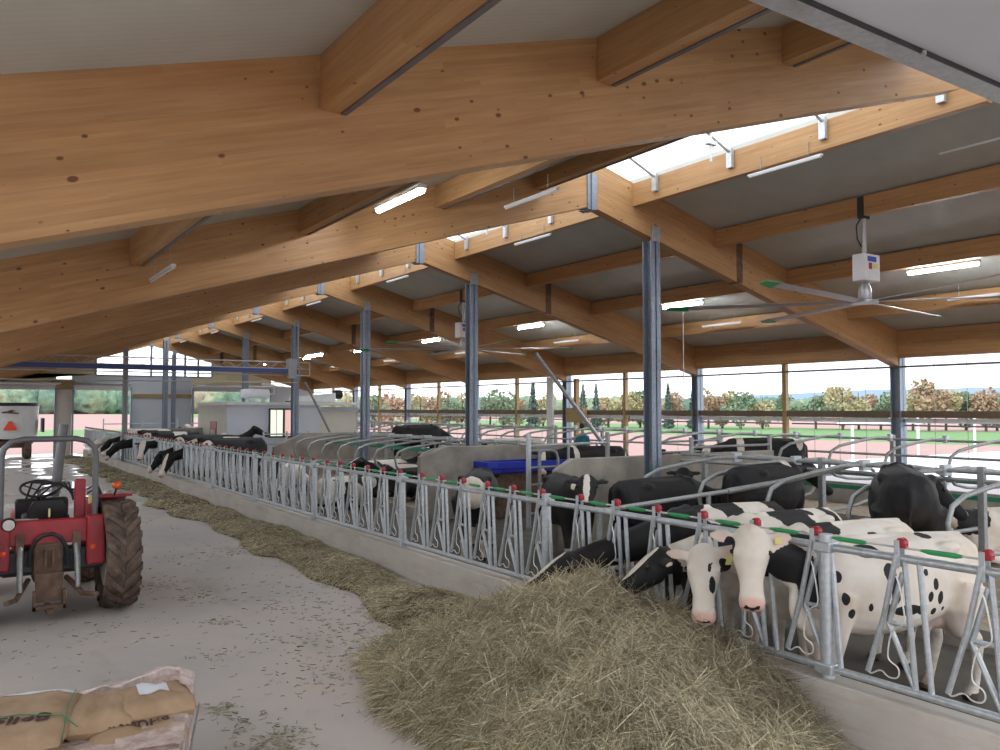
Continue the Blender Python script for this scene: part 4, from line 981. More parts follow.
for q in (-.35,.35): MB().box((q-.04,-.15,0),(q+.04,.15,.2)).build('foot',M['galv'],e)
MB().tube([(.62,0,.36),(.8,0,.36),(.8,0,.75),(.3,0,.78)],.03,8).build('pipe',M['white'],e)
e=empty('roof_duct',(12.1,34.4,2.74),0,'white wedge shaped duct with a dark blower on the office roof','duct')
MB().prism([(0,.02),(1.9,.02),(1.9,.42),(0,.22)],1,-.3,.3).build('duct_body',M['white'],e)
MB().lathe([(.14,0),(.2,.05),(.2,.3),(.14,.36)],(1.95,0,.36),V(1,0,0),16).build('blower',M['black'],e,smooth=True)
MB().box((-.2,-.2,0),(1.9,.2,.06)).build('base_board',M['brown'],e)
# ------------------------------------------------------------------ lattice beam
e=empty('lattice_beam',(0,28.55,0),0,'dark blue beam with a cream lattice truss spanning the far feed alley','beam')
MB().box((.6,-.06,3.73),(10.25,.06,3.88)).build('blue_beam',M['bluepipe'],e)
tr=MB()
for z in (4.13,3.66): tr.tube([(.9,.1,z),(10.75,.1,z)],.022,6)
zz=[];x=.9
k=0
while x<10.75: zz.append((x,.1,4.13 if k%2 else 3.9)); x+=.30; k+=1
tr.tube(zz,.013,5); tr.tube([(10.75,.1,4.13),(10.75,.1,3.66)],.022,6); tr.tube([(.9,.1,3.9),(10.75,.1,3.9)],.018,6)
tr.build('lattice_truss',M['truss'],e)
MB().tube([(.3,-.1,3.35),(10.2,-.1,3.4)],.02,6).build('lower_rod',M['truss'],e)
MB().box((9.9,-.1,3.55),(10.2,.15,4.25)).build('end_bracket',M['galv_dull'],e)
# ------------------------------------------------------------------ tractor
M['hoop']=plain('worn_grey_paint',(.15,.15,.16),.5,.3)
T=empty('tractor',(.985,11.35,0),.0,'old red compact tractor with roll hoop, seen from behind at the left','tractor')
def wheel(x,y,r,w,lugs,name='rear_wheel',flip=1):
    h=w/2; mb=MB(); prof=[(r*.58,-h*.72),(r*.66,-h*.92),(r*.82,-h),(r*.93,-h*.86),(r*.95,-h*.4),(r*.955,0),(r*.95,h*.4),(r*.93,h*.86),(r*.82,h),(r*.66,h*.92),(r*.58,h*.72)]
    mb.lathe(prof,(x,y,r),V(1,0,0),40)
    for i in range(lugs):
        for s in (-1,1):
            a=2*PI*(i+(.5 if s>0 else 0))/lugs
            def q(t,rr):   # t: 0 centre..1 edge; bar swept back
                aa=a+t*.30; return V(x+s*t*h*1.02,y+math.sin(aa)*rr,r+math.cos(aa)*rr)
            wv=.045/r; vs=[]
            for t in (.02,.35,.7,1.0):
                for da in (-wv,wv):
                    for rr in (r*(.93 if t<.9 else .86),r*(1.0 if t<.9 else .955)):
                        aa=a+t*.34+da; vs.append(V(x+s*t*h*1.0,y+math.sin(aa)*rr,r+math.cos(aa)*rr))
            fs=[]
            for k in range(3):
                b=k*4; fs+= [(b,b+1,b+5,b+4),(b+2,b+6,b+7,b+3),(b+1,b+3,b+7,b+5),(b,b+4,b+6,b+2)]
            fs+= [(0,2,3,1),(12,13,15,14)]; mb.add(vs,fs)
    t=mb.build(name,M['tyre'],T,smooth=True)
    rb=MB(); rb.lathe([(r*.60,-h*.75),(r*.58,-h*.5),(r*.5,-h*.1),(r*.2,0),(r*.2,h*.1),(r*.5,h*.1),(r*.58,h*.5),(r*.60,h*.75)],(x,y,r),V(1,0,0),28); rb.build('rim',M['cream'] if lugs>14 else M['red'],t,smooth=True)
    MB().lathe([(.09,-.05),(.09,.05),(.05,.08)],(x,y,r),V(1,0,0),12).build('hub',M['brown'],t)
wheel(.775,0,.665,.39,20); wheel(-.775,0,.665,.39,20)
wheel(.66,1.9,.42,.24,16,'front_wheel'); wheel(-.66,1.9,.42,.24,16,'front_wheel')
hoop=[(-.50,-.1,.95),(-.50,-.1,1.9),(-.48,-.1,2.0),(-.40,-.1,2.08),(-.27,-.1,2.11),(.27,-.1,2.11),(.40,-.1,2.08),(.48,-.1,2.0),(.50,-.1,1.9),(.50,-.1,.95)]
MB().tube(hoop,.035,12).build('roll_hoop',M['hoop'],T,smooth=True)
MB().box((-.44,-.16,.86),(.44,-.02,1.15)).build('rear_panel',M['red'],T,bevel=.02)
for s in (-1,1):
    mb=MB(); mb.box((s*.50-.10,-.24,.58),(s*.50+.10,.0,1.18)); p=mb.build('fender_bracket',M['red'],T,bevel=.03)
    MB().ball((s*.47,-.25,.80),(.035,.012,.035)).build('tail_lamp',M['smv'],p)
    # curved fender over front-top of wheel
    f=MB(); R_=.80; n=12; vs=[]
    for i in range(n+1):
        a=math.radians(-8+82*i/n)
        for xx in (.50,.93):
            for rr in (R_,R_+.025): vs.append(V(s*xx,math.sin(a)*rr+.05,.69+math.cos(a)*rr*.86))
    fs=[]
    for i in range(n):
        b=i*4; fs+= [(b,b+4,b+6,b+2),(b+1,b+3,b+7,b+5),(b,b+1,b+5,b+4),(b+2,b+6,b+7,b+3)]
    fs+= [(0,2,3,1),(n*4,n*4+1,n*4+3,n*4+2)]; f.add(vs,fs); ff=f.build('fender',M['red'],T,smooth=True)
    MB().ball((s*.74,-.12,1.52),(.055,.05,.05)).build('orange_lamp',M['orange'],ff,smooth=True); MB().tube([(s*.72,-.05,1.38),(s*.74,-.1,1.5)],.012,6).build('lamp_stalk',M['black'],ff)
    MB().box((s*.49-.02,-.1,.55),(s*.49+.02,.7,1.32)).build('inner_fender',M['red'],T,bevel=.01)
MB().lathe([(.055,-.04),(.075,-.01),(.08,.03),(.04,.09)],(-.42,-.24,1.13),V(0,1,0),20).build('work_lamp',M['black'],T,smooth=True)
MB().lathe([(.062,-.045),(.062,-.035)],(-.42,-.24,1.13),V(0,1,0),20).build('work_lamp_lens',M['chrome'],T)
# seat, platform, column, wheel, hood
MB().box((-.25,.12,1.06),(.25,.55,1.18)).build('seat',M['black'],T,bevel=.04)
sbk=MB().loft([((0,.10,1.12),(0,0,1),(0,1,0),.20,.05),((0,.05,1.25),(0,0,1),(0,1,0),.22,.05),((0,.02,1.36),(0,0,1),(0,1,0),.16,.03)],16,3).build('seat_back',M['black'],T,smooth=True)
MB().box((.0,-.06,1.17),(.02,-.015,1.27)).build('yellow_label',M['tagyellow'],sbk)
MB().box((-.46,-.02,1.10),(-.1,.12,1.15)).build('white_sill',M['white'],T)
MB().box((-.45,.2,.45),(.45,1.2,.5)).build('platform',M['brown'],T)
MB().loft([((0,.9,.75),(0,1,0),(0,0,1),.3,.3),((0,1.0,.85),(0,1,0),(0,0,1),.32,.4),((0,2.2,.82),(0,1,0),(0,0,1),.28,.33),((0,2.5,.78),(0,1,0),(0,0,1),.22,.26)],20,4).build('hood',M['red'],T,smooth=True)
MB().box((-.12,.0,.35),(.12,2.3,.75)).build('chassis',M['brown'],T,bevel=.03)
MB().box((-.3,.75,.9),(.3,.92,1.32)).build('dashboard',M['black'],T,bevel=.03)
rg=MB(); cx=V(-.05,.62,1.46); axn=V(0,-.45,1).normalized(); pts=[]
u=V(1,0,0); w_=axn.cross(u)
for i in range(29): a=2*PI*i/28; pts.append(cx+(u*math.cos(a)+w_*math.sin(a))*.21)
rg.tube(pts,.016,8); [rg.tube([cx-axn*.03,cx+(u*math.cos(a)+w_*math.sin(a))*.2],.01,5) for a in (.5,2.6,4.7)]; rg.tube([cx-axn*.03,cx-axn*.35],.02,8)
rg.build('steering_wheel',M['black'],T,smooth=True)
MB().tube([(.24,1.85,1.1),(.26,1.87,1.4),(.34,1.9,2.25)],[.03,.065,.06],12).build('exhaust_stack',M['hoop'],T,smooth=True)
lv=MB().box((.30,.1,1.0),(.42,.22,1.60)).build('loader_valve',M['red'],T,bevel=.015)
for k in range(3): MB().tube([(.44,.14,1.35+.06*k),(.55,.10,1.45+.04*k),(.60,.1,1.30+.05*k)],.012,6).build('hose',M['rubber'],lv)
MB().box((.44,.0,1.3),(.52,.04,1.4)).build('yellow_sticker',M['tagyellow'],lv)
for k in range(4): MB().tube([(-.2+.06*k,.5,1.35),(-.15+.1*k,.35,1.56-.03*k),(.1+.05*k,.3,1.55),(.3,.25,1.45-.04*k)],.014,8).build('hose',M['rubber'],T,smooth=True)
lb=MB().box((-.66,-.12,1.0),(-.54,.05,1.58)).build('lever_console',M['red'],T,bevel=.015)
for k in range(5): MB().box((-.62,-.128,1.15+.075*k),(-.56,-.12,1.19+.075*k)).build('warning_sticker',M['tagyellow'],lb)
MB().tube([(-.66,-.05,1.5),(-.72,-.1,1.56)],.02,8).build('lever_knob',M['red'],lb)
# hitch
MB().tube([(-.2,-.2,.62),(-.2,-.24,.78),(-.15,-.28,.92),(-.07,-.3,.99),(.03,-.3,1.0),(.11,-.29,.95),(.17,-.26,.85),(.2,-.22,.72),(.2,-.2,.6)],.024,10).build('looped_hose',M['rubber'],T,smooth=True)
MB().box((-.16,-.2,.42),(.16,.1,.88)).build('gearbox',M['brown'],T,bevel=.04)
MB().box((-.6,-.12,.52),(.6,.12,.80)).build('axle_gap_fill',M['darksteel'],T,bevel=.03)  # axle, added dark to stand in for the shaded gap by the wheels
MB().box((-.05,-.26,.62),(-.02,-.1,.8)).box((.03,-.26,.62),(.06,-.1,.8)).build('top_link_bracket',M['brown'],T)
MB().prism([(-.15,.55),(.15,.55),(.13,.22),(-.13,.22)],1,-.34,-.28).build('pto_shield',M['brown'],T)
MB().box((-.17,-.42,.14),(.17,-.34,.19)).box((-.17,-.42,.14),(-.14,-.34,.36)).box((.14,-.42,.14),(.17,-.34,.36)).box((-.03,-.5,.1),(.03,-.1,.16)).build('drawbar_frame',M['brown'],T)
for s in (-1,1):
    MB().tube([(s*.20,-.1,.45),(s*.34,-.45,.30),(s*.45,-.75,.33)],.03,8).build('lower_link',M['brown'],T,smooth=True)
    MB().tube([(s*.28,-.12,.95),(s*.30,-.25,.70),(s*.30,-.38,.36)],[.03,.035,.028],8).build('lift_rod',M['galv_dull'],T,smooth=True)
    MB().box((s*.30-.04,-.2,.78),(s*.30+.04,-.08,1.0)).build('lift_arm',M['brown'],T)
# ------------------------------------------------------------------ mixer wagon
Wg=empty('feed_mixer_wagon',(2.32,46.4,0),0,'grey feed mixer wagon with an orange triangle standing in the far left doorway','wagon')
ring=[]
for z,rx,ry in ((1.0,1.24,2.05),(1.15,1.28,2.1),(2.6,1.34,2.2)): ring.append(((0,2.0,z),(0,0,1),(0,1,0),rx,ry))
MB().loft(ring,36,3.2).build('tub',M['white'],Wg,smooth=True)
MB().loft([((0,2.0,2.6),(0,0,1),(0,1,0),1.36,2.24),((0,2.0,2.76),(0,0,1),(0,1,0),1.36,2.24)],36,3.2).build('rubber_rim',M['black'],Wg,smooth=True)
MB().add([],[]) if False else None
tri=MB().prism([(-.22,0),(.22,0),(.12,.30),(-.12,.30)],1,-.30,-.27); t_=MB(); t_.prism([(-.24,1.42),(.24,1.42),(.28,1.48),(.05,1.86),(-.05,1.86),(-.28,1.48)],1,-.26,-.16); t_.build('warning_triangle',M['smv'],Wg)
em=MB(); em.prism([(-.35,2.25),(.35,2.22),(.35,2.27),(.05,2.30),(.2,2.36),(.02,2.42),(-.12,2.35),(-.38,2.31)],1,-.26,-.14); em.build('emblem',M['brown'],Wg)
MB().box((-1.0,0.2,.75),(1.0,3.6,.9)).box((-.9,.3,.55),(.9,.5,.75)).build('chassis',M['brown'],Wg)
for s in (-1,1):
    for yy in (.25,1.4): MB().lathe([(.25,-.16),(.42,-.15),(.46,-.08),(.46,.08),(.42,.15),(.25,.16)],(s*.78,yy,.46),V(1,0,0),24).build('wheel',M['tyre'],Wg,smooth=True)
MB().box((1.42,.3,1.3),(1.5,1.6,2.0)).build('side_guard',M['black'],Wg)
# ------------------------------------------------------------------ sacks on the pallet
PC=V(1.47,6.27,0); pr=math.atan2(-.297,.955)       # corner (back right) and heading
# local frame: x to the right (toward corner), y away from the camera
PLt=empty('pallet',(PC.x,PC.y,0),pr,'wooden pallet under the paper sacks at the lower left','pallet')
M['palletwood']=wood_mat('pallet_wood',(.36,.26,.15),(.28,.19,.1),(.42,.31,.19),knots=False)
for k in range(5): MB().box((-1.25,-1.0+k*.225,.11),(0,-.86+k*.225,.13)).build('deck_board',M['palletwood'],PLt)
for k in range(3): MB().box((-1.25,-1.0+k*.43,0),(0,-.9+k*.43,.11)).build('stringer',M['palletwood'],PLt)
def kraft():
    m,nt,b=newmat('kraft_paper'); sb(b,rough=.75)
    n=noise(nt,coord(nt),5,5,.6); L(nt,ramp(nt,n,[(.3,(.30,.19,.11)),(.7,(.44,.30,.19))]),b.inputs['Base Color']); bump(nt,b,n,.4,.015); return m
M['kraft']=kraft(); M['paper']=plain('white_label_paper',(.72,.75,.80),.6,var=.03); M['print']=plain('brown_print',(.07,.035,.03),.7); M['greenprint']=plain('green_print',(.05,.22,.10),.6)
def sack(cx,cy,z,lx,ly,h,rot,lab,seed,text=None,tcol='print',tx=0,ty=0,tsz=.13,label=None,tz=None,grp=None):
    e=empty('paper_sack',(0,0,0),0,lab,'sack',grp)
    Mw=Matrix.Translation(PC)@Matrix.Rotation(pr,4,'Z')@Matrix.Translation((cx,cy,z))@Matrix.Rotation(rot,4,'Z'); e.matrix_world=Mw
    r=np.random.default_rng(seed); nx,ny=28,18
    def top(a,b):
        ex=(1-abs(a)**3.2); ey=(1-abs(b)**3.2); return h*(.5+.5*max(ex,0)**.4*max(ey,0)**.4)+mn.noise(V(a*2.2+seed,b*1.8,seed*.7))*.035*max(ex,0)*max(ey,0)+mn.noise(V(a*6+seed,b*6,3.))*.010
    vs=[];fs=[]
    for side in (1,-1):
        for j in range(ny+1):
            for i in range(nx+1):
                a=-1+2*i/nx; b=-1+2*j/ny; t=top(a,b) if side>0 else h*.5-(top(a,b)-h*.5)*.9
                cr=1-.06*abs(a*b)**2
                vs.append((a*lx/2*cr+mn.noise(V(b*3,seed,a))*.01,b*ly/2*cr,t))
    W_=nx+1; S_=(nx+1)*(ny+1)
    for j in range(ny):
        for i in range(nx):
            q=j*W_+i; fs.append((q,q+1,q+1+W_,q+W_)); q+=S_; fs.append((q,q+W_,q+1+W_,q+1))
    bd=[i for i in range(nx+1)]+[j*W_+nx for j in range(1,ny+1)]+[ny*W_+i for i in range(nx-1,-1,-1)]+[j*W_ for j in range(ny-1,0,-1)]
    for k in range(len(bd)): a=bd[k]; b=bd[(k+1)%len(bd)]; fs.append((a,b,b+S_,a+S_))
    mb=MB(); mb.add(vs,fs); mb.build('bag',M['kraft'],e,smooth=True)
    def drape(x,y): return top(max(-1,min(1,x/(lx/2))),max(-1,min(1,y/(ly/2))))+.004
    if label:
        x0,y0_,x1,y1_=label; mb=MB(); g=8; vs=[(x0+(x1-x0)*i/g,y0_+(y1_-y0_)*j/g,0) for j in range(g+1) for i in range(g+1)]; vs=[(a,b,drape(a,b)) for a,b,_ in vs]
        mb.add(vs,[(j*(g+1)+i,j*(g+1)+i+1,(j+1)*(g+1)+i+1,(j+1)*(g+1)+i) for j in range(g) for i in range(g)]); mb.build('label',M['paper'],e,smooth=True)
    if text:
        cu=bpy.data.curves.new('print','FONT'); cu.body=text; cu.size=tsz; cu.align_x='CENTER'; cu.resolution_u=3; cu.offset=.003
        to=bpy.data.objects.new('print',cu); C.objects.link(to); dg=bpy.context.evaluated_depsgraph_get(); dg.update(); me=bpy.data.meshes.new_from_object(to.evaluated_get(dg)); bpy.data.objects.remove(to)
        for v in me.vertices:
            x,y=-v.co.x+tx,-v.co.y+ty; v.co=V(x,y,drape(x,y)+.002)
        me.materials.clear(); me.materials.append(M[tcol]); o=bpy.data.objects.new('print',me); C.objects.link(o); o.parent=e
    return e
sack(-.98,-.45,.36,.66,.95,.20,.0,'kraft paper sack with white strip, farthest left on the pallet, print upside down',1,'Belisle',tx=.0,ty=-.12,tsz=.17,label=(-.3,.30,.26,.38))
sack(-.52,-.36,.34,.42,.62,.20,.1,'plain creased kraft sack in the middle of the pallet',2)
sack(-.21,-.28,.36,.50,.52,.20,.28,'kraft sack with a square white label at the back corner of the pallet',3,label=(-.10,-.08,.09,.2))
sack(-.26,-.60,.27,.60,.34,.18,.2,'kraft sack below the one with the square label, brown print showing',4,'PHUSINI',tx=.0,ty=.03,tsz=.10)
sack(-.62,-.82,.22,.70,.34,.18,.02,'kraft sack along the front edge of the pallet under the plastic',5)
sack(-.33,-.3,.14,.62,.58,.16,0,'lower kraft sack buried under the labelled one',6); sack(-.95,-.45,.14,.60,.95,.2,0,'lower kraft sack buried under the left sack',7); sack(-.35,-.78,.13,.66,.36,.15,0,'lower kraft sack buried at the front right of the pallet',8)
# stretch film
def film():
    m,nt,b=newmat('stretch_film'); sb(b,rough=.22,spec=.6); b.inputs['Base Color'].default_value=(.82,.66,.63,1)
    n=noise(nt,coord(nt,(1,1,.35)),9,6,.7); a=ramp(nt,n,[(.35,(.38,.38,.38)),(.65,(.9,.9,.9))]); L(nt,a,b.inputs['Alpha']); bump(nt,b,n,.7,.03); return m
M['film_wrap']=film()
def wrap():
    nu,nv=170,22; per=[(-1.3,.06),(.03,.06),(.03,-1.02),(-1.3,-1.02)]; vs=[]
    seg=[1.33,1.08,1.33]; tot=sum(seg)
    for i in range(nu+1):
        s=i/nu*tot
        if s<seg[0]: p=V(-1.3+s,.06,0); nrm=V(0,1,0)
        elif s<seg[0]+seg[1]: q=s-seg[0]; p=V(.03,.06-q,0); nrm=V(1,0,0)
        else: q=s-seg[0]-seg[1]; p=V(.03-q,-1.02,0); nrm=V(0,-1,0)
        # round corners
        H_=.50+.10*math.exp(-((s-1.15)/.3)**2)+.03*mn.noise(V(s*3,0,0)); 
        if s>seg[0]+.3: H_-=.05
        if s>seg[0]+seg[1]: H_-=.03
        for j in range(nv+1):
            t=j/nv; z=.04+ (H_-.04)*min(1,t/.7); inw=max(0,(t-.7)/.3)
            wob=mn.noise(V(s*5,z*4,1.))*.025+mn.noise(V(s*17,z*9,2.))*.010
            back=s<seg[0]*.93
            ii=inw*(.10 if back else (.40 if s>seg[0]+.25 else .30))
            zz=z-inw*(.03 if not back else -.0)+mn.noise(V(s*9,inw*5,4.))*.022*inw
            vs.append(p+nrm*(wob-ii)+V(0,0,zz))
    fs=[(i*(nv+1)+j,(i+1)*(nv+1)+j,(i+1)*(nv+1)+j+1,i*(nv+1)+j+1) for i in range(nu) for j in range(nv)]
    mb=MB(); mb.add(vs,fs); o=mb.build('stretch_film',M['film_wrap'],smooth=True); o.matrix_world=Matrix.Translation(PC)@Matrix.Rotation(pr,4,'Z')
    tag(o,'torn pinkish clear stretch film wrapped around the pallet of sacks','plastic wrap')
    b=MB()
    b.box((-1.3,-1.065,.30),(.06,-1.055,.325)); b.box((.06,-1.06,.30),(.07,.08,.325)); st=b.build('grey_strap',M['galv_dull'],o)
wrap()
g=MB(); g.tube([(-1.25,-.62,.565),(-.95,-.60,.575),(-.70,-.64,.56),(-.60,-.7,.50)],.004,5); g.tube([(-.72,-.12,.55),(-.70,-.45,.57),(-.66,-.85,.46)],.004,5); o=g.build('green_twine',M['greenprint']); o.matrix_world=Matrix.Translation(PC)@Matrix.Rotation(pr,4,'Z'); tag(o,'green twine lying across the left sacks on the pallet','twine')
# crumpled paper behind the pallet
mb=MB(); r_=random.Random(4)
for k in range(5):
    c=V(.52+.06*k,6.95+r_.uniform(-.04,.04),.04); 
    vs=[c+V(r_.uniform(-.09,.09),r_.uniform(-.08,.08),r_.uniform(-.02,.14)) for _ in range(4)]; mb.add(vs,[(0,1,2),(0,2,3),(0,3,1),(1,3,2)])
tag(mb.build('crumpled_paper',M['kraft']),'crumpled brown and white paper scrap on the floor behind the pallet','paper scrap')
# ------------------------------------------------------------------ person
def person(x,y,z,rz):
    e=empty('person',(x,y,z),rz,'person in a teal shirt seen from behind by the window wall','person')
    M['skin']=plain('skin',(.50,.30,.22),.6,var=.05); M['teal']=plain('teal_cloth',(.02,.16,.22),.8); M['navy']=plain('dark_trousers',(.03,.04,.07),.8); M['hair']=plain('dark_hair',(.03,.02,.015),.8)
    def rm(mb,nm,mt,par,v=.018):
        me=remesh(mb,v,2,nm); me.materials.append(mt); me.polygons.foreach_set('use_smooth',[True]*len(me.polygons)); o=bpy.data.objects.new(nm,me); C.objects.link(o); o.parent=par; return o
    b=MB()
    b.loft([((0,0,.86),(0,0,1),(0,1,0),.15,.10),((0,0,1.0),(0,0,1),(0,1,0),.155,.105),((0,0,1.2),(0,0,1),(0,1,0),.15,.10),((0,0,1.4),(0,0,1),(0,1,0),.18,.10),((0,0,1.47),(0,0,1),(0,1,0),.10,.07),((0,0,1.52),(0,0,1),(0,1,0),.055,.055),((0,.0,1.6),(0,0,1),(0,1,0),.052,.055)],18,2.2)
    b.ball((0,.01,1.68),(.075,.095,.115),16,12); b.ball((0,.10,1.66),(.014,.02,.022)); b.ball((0,.085,1.61),(.03,.02,.012))
    for s in (-1,1):
        b.ball((s*.078,0,1.67),(.012,.02,.03)); b.tube([(s*.09,0,.9),(s*.10,.02,.5),(s*.10,-.01,.1)],[.085,.058,.04],12); b.tube([(s*.10,-.05,.05),(s*.11,.14,.035)],[.045,.038],10)
        b.tube([(s*.17,0,1.40),(s*.22,.02,1.14),(s*.17,.20,1.05)],[.052,.042,.03],10)
        h=V(s*.165,.215,1.045); b.ball(h+V(0,.03,0),(.022,.04,.036))
        for k in range(4): b.tube([h+V(0,.055,.024-.016*k),h+V(-s*.01,.09,.02-.016*k),h+V(-s*.03,.105,.015-.014*k)],.008,6)
        b.tube([h+V(0,.02,.03),h+V(-s*.03,.06,.04)],.009,6)
    body=rm(b,'body',M['skin'],e,.012)
    t=MB(); t.loft([((0,0,.84),(0,0,1),(0,1,0),.175,.125),((0,0,1.0),(0,0,1),(0,1,0),.175,.125),((0,0,1.2),(0,0,1),(0,1,0),.17,.12),((0,0,1.38),(0,0,1),(0,1,0),.20,.118),((0,0,1.48),(0,0,1),(0,1,0),.10,.08)],20,2.2)
    for s in (-1,1): t.tube([(s*.16,0,1.40),(s*.225,.02,1.14)],[.068,.055],12)
    rm(t,'shirt',M['teal'],e)
    t=MB(); t.loft([((0,0,.78),(0,0,1),(0,1,0),.165,.115),((0,0,.93),(0,0,1),(0,1,0),.165,.115)],18,2.2)
    for s in (-1,1): t.tube([(s*.09,0,.88),(s*.10,.02,.5),(s*.10,-.01,.1)],[.10,.075,.06],12)
    rm(t,'trousers',M['navy'],e)
    t=MB(); t.ball((0,-.015,1.70),(.088,.10,.11),16,12); rm(t,'hair',M['hair'],e)
    return e
person(16.55,20.2,.21,-1.2)
# ------------------------------------------------------------------ outside
struct(MB().box((-900,-300,-.4),(1600,1600,-.06)).build('ground',M['ground']))
tag(MB().box((24,-12,-.05),(52,19,.5)).build('silage_cover',M['whitecover']),'long flat white covered silage heap outside the right windows','silage cover')
e=empty('white_pipe_fence',(52,19,0),0,'white pipe fence on the far edge of the white cover outside','fence')
MB().tube([(0,0,1.9),(0,-30,1.9)],.05,6).build('top_pipe',M['white'],e); MB().tube([(0,0,1.9),(-24,0,1.9)],.05,6).build('side_pipe',M['white'],e)
for k in range(11): MB().tube([(0,-3*k,0),(0,-3*k,2.1)],.06,6).build('upright',M['white'],e)
for k in range(1,6): MB().tube([(-4.6*k,0,0),(-4.6*k,0,2.1)],.06,6).build('upright',M['white'],e)
def blob_forest(name,az0,az1,d0,d1,n,hmin,hmax,lab,seed):
    r=np.random.default_rng(seed); import bmesh
    bm=bmesh.new(); bmesh.ops.create_icosphere(bm,subdivisions=3,radius=1); B_=np.array([v.co[:] for v in bm.verts]); F_=np.array([[v.index for v in f.verts] for f in bm.faces]); bm.free()
    VV=[];FF=[];off=0
    for i in range(n):
        az=math.radians(r.uniform(az0,az1)); d=r.uniform(d0,d1); h=r.uniform(hmin,hmax); w=h*r.uniform(.45,.7)
        P=B_.copy(); nz=r.normal(size=(len(P),1))*.07+1+.14*np.sin(P@r.normal(size=(3,1))*5); P=P*nz*np.array([w,w,h*.55])+np.array([d*math.sin(az),d*math.cos(az),h*.47])
        VV.append(P); FF.append(F_+off); off+=len(P)
    o=mesh_np(name,np.vstack(VV),np.vstack(FF),M['forest']); tag(o,lab,'forest',kind='stuff')
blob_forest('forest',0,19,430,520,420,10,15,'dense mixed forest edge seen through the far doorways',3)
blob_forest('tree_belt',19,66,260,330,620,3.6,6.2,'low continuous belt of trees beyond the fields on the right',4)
# hills
def hills():
    naz,nd=90,10; vs=[]
    for i in range(naz+1):
        az=math.radians(24+50*i/naz); hh=14+26*sstep(np.array((i/naz-.25)/.5))+5*mn.noise(V(i*.12,0,0))+2*mn.noise(V(i*.5,1,0))
        for j in range(nd+1):
            t=j/nd; d=1100+700*t; vs.append((d*math.sin(az),d*math.cos(az),-3+(float(hh)+3)*math.sin(t*PI/2)**1.3+mn.noise(V(i*.3,j*.8,0))*1.2))
    fs=[(i*(nd+1)+j,(i+1)*(nd+1)+j,(i+1)*(nd+1)+j+1,i*(nd+1)+j+1) for i in range(naz) for j in range(nd)]
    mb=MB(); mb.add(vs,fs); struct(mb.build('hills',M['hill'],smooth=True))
hills()
def tree(px,d,h,kind,lab,seed):
    az=.5867+math.atan((px-500)/822.); r=np.random.default_rng(seed)
    e=empty('tree',(d*math.sin(az),d*math.cos(az),-.1),0,lab,'tree','trees beyond the fields')
    MB().tube([(0,0,0),(.1,0,h*.4),(0,0,h*.85)],[.16,.1,.03],7).build('trunk',M['bark'],e)
    n=900
    if kind=='conifer':
        t=r.uniform(0,1,n)**.7; z=h*(1-.97*t); rad=h*.17*t*(.55+.45*np.sin(t*38)**2)*r.uniform(.5,1,n)
        a=r.uniform(0,2*PI,n); P=np.stack([rad*np.cos(a),rad*np.sin(a),z],-1); sz=.14*h/6
    else:
        P=[]; 
        for k in range(7):
            c=np.array([r.normal()*h*.17,r.normal()*h*.17,h*r.uniform(.22,.8)]); q=r.normal(size=(n//7,3)); q/=np.linalg.norm(q,axis=1,keepdims=True); P.append(c+q*np.array([h*.2,h*.2,h*.18])*r.uniform(.6,1,(len(q),1)))
        P=np.vstack(P); sz=.17*h/6
    n=len(P); A=r.normal(size=(n,3)); A/=np.linalg.norm(A,axis=1,keepdims=True); Bv=np.cross(A,r.normal(size=(n,3))); Bv/=np.linalg.norm(Bv,axis=1,keepdims=True); s=sz*r.uniform(.7,1.6,(n,1))
    vs=np.stack([P-A*s,P-Bv*s,P+A*s,P+Bv*s],1).reshape(-1,3); q=np.arange(n*4).reshape(-1,4)
    m={'conifer':'leaf_dark','green':'leaf_green','yellow':'leaf_yellow','rust':'leaf_rust'}[kind]
    o=mesh_np('foliage',vs,q,M[m]); o.parent=e
kn={'conifer':'dark pointed conifer','green':'rounded green tree','yellow':'yellow autumn tree','rust':'rust coloured autumn tree'}
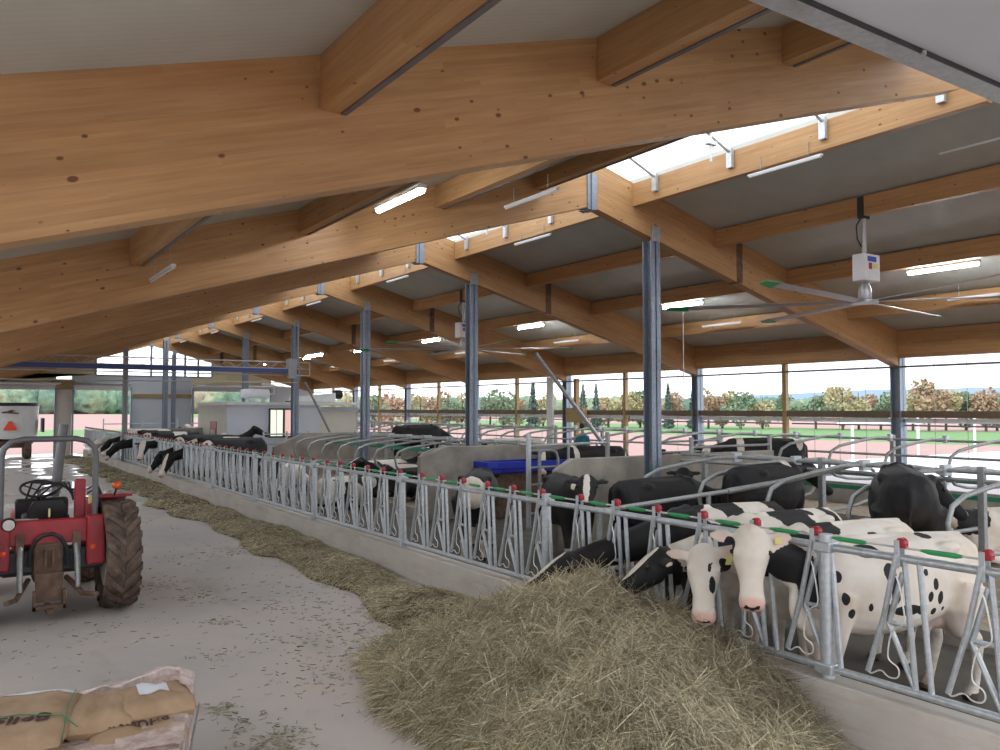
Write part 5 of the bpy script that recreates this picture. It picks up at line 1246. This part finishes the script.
TR=[(352,105,5.2,'yellow'),(372,110,5.0,'green'),(392,104,5.4,'rust'),(420,108,5.0,'yellow'),(438,112,5.2,'rust'),(448,105,5.0,'green'),(462,106,5.4,'yellow'),(490,108,5.3,'green'),(503,104,5.0,'green'),(519,110,4.6,'rust'),(533,105,6.4,'conifer'),(543,110,5.0,'yellow'),(583,108,6.0,'conifer'),(596,105,5.8,'conifer'),(608,112,5.0,'rust'),(622,108,5.2,'yellow'),(640,110,5.2,'green'),(668,106,5.8,'conifer'),(672,112,5.2,'rust'),(693,104,5.8,'conifer'),(708,108,5.4,'rust'),(722,110,5.2,'yellow'),(740,106,5.2,'green'),(762,108,4.8,'yellow'),(783,112,4.8,'green'),(815,108,4.6,'green'),(842,106,5.6,'yellow'),(858,110,5.4,'rust'),(880,108,5.0,'green'),(912,106,6.0,'yellow'),(928,104,6.2,'rust'),(945,108,5.2,'yellow'),(965,110,4.8,'green'),(985,106,5.2,'rust'),(996,110,4.8,'green')]
win=['left of the tall second column','between second column and leaning pole','right of the leaning pole','just right of the tall nearest column','in the window with the wooden post','in the rightmost window']
cnt={}
for i,(px,d,h,k) in enumerate(TR):
    wi=0 if px<470 else 1 if px<560 else 2 if px<640 else 3 if px<700 else 4 if px<895 else 5
    c=cnt.get((wi,k),0); cnt[(wi,k)]=c+1; lab=f"{['first','second','third','fourth'][c]} {kn[k]} from the left, {win[wi]}"
    tree(px,d,h,k,lab,100+i)
# ------------------------------------------------------------------ world, camera, view
w=bpy.data.worlds.new('overcast'); bpy.context.scene.world=w; w.use_nodes=True; nt=w.node_tree; bg=nt.nodes['Background']
tc=N(nt,'ShaderNodeTexCoord'); sp=N(nt,'ShaderNodeSeparateXYZ'); L(nt,tc.outputs['Generated'],sp.inputs[0])
cl=noise(nt,tc.outputs['Generated'],3,5)
col=ramp(nt,sp.outputs[2],[(.0,(.92,.95,1.0)),(.25,(.95,.975,1.0)),(1,(.86,.93,1.0))])
col=mixc(nt,1.,col,ramp(nt,cl,[(.3,(.93,.95,.98)),(.7,(1.03,1.02,1.0))]),'MULTIPLY')
L(nt,col,bg.inputs[0]); bg.inputs[1].default_value=1.0
cam=bpy.data.cameras.new('camera'); co=bpy.data.objects.new('camera',cam); C.objects.link(co); bpy.context.scene.camera=co
cam.sensor_width=36; cam.lens=822.24*36/1000; cam.clip_start=.05; cam.clip_end=6000
co.location=(0,0,2.475); co.rotation_euler=(PI/2+.0408,0,-.5867)
s=bpy.context.scene; s.view_settings.view_transform='Standard'; s.view_settings.look='None'; s.view_settings.gamma=1; s.view_settings.exposure=1.5
s.view_settings.use_curve_mapping=False
s.cycles.use_denoising=True; s.cycles.max_bounces=8; s.cycles.diffuse_bounces=5; s.cycles.glossy_bounces=3; s.cycles.transparent_max_bounces=12; s.cycles.sample_clamp_indirect=6
s.cycles.caustics_reflective=False; s.cycles.caustics_refractive=False
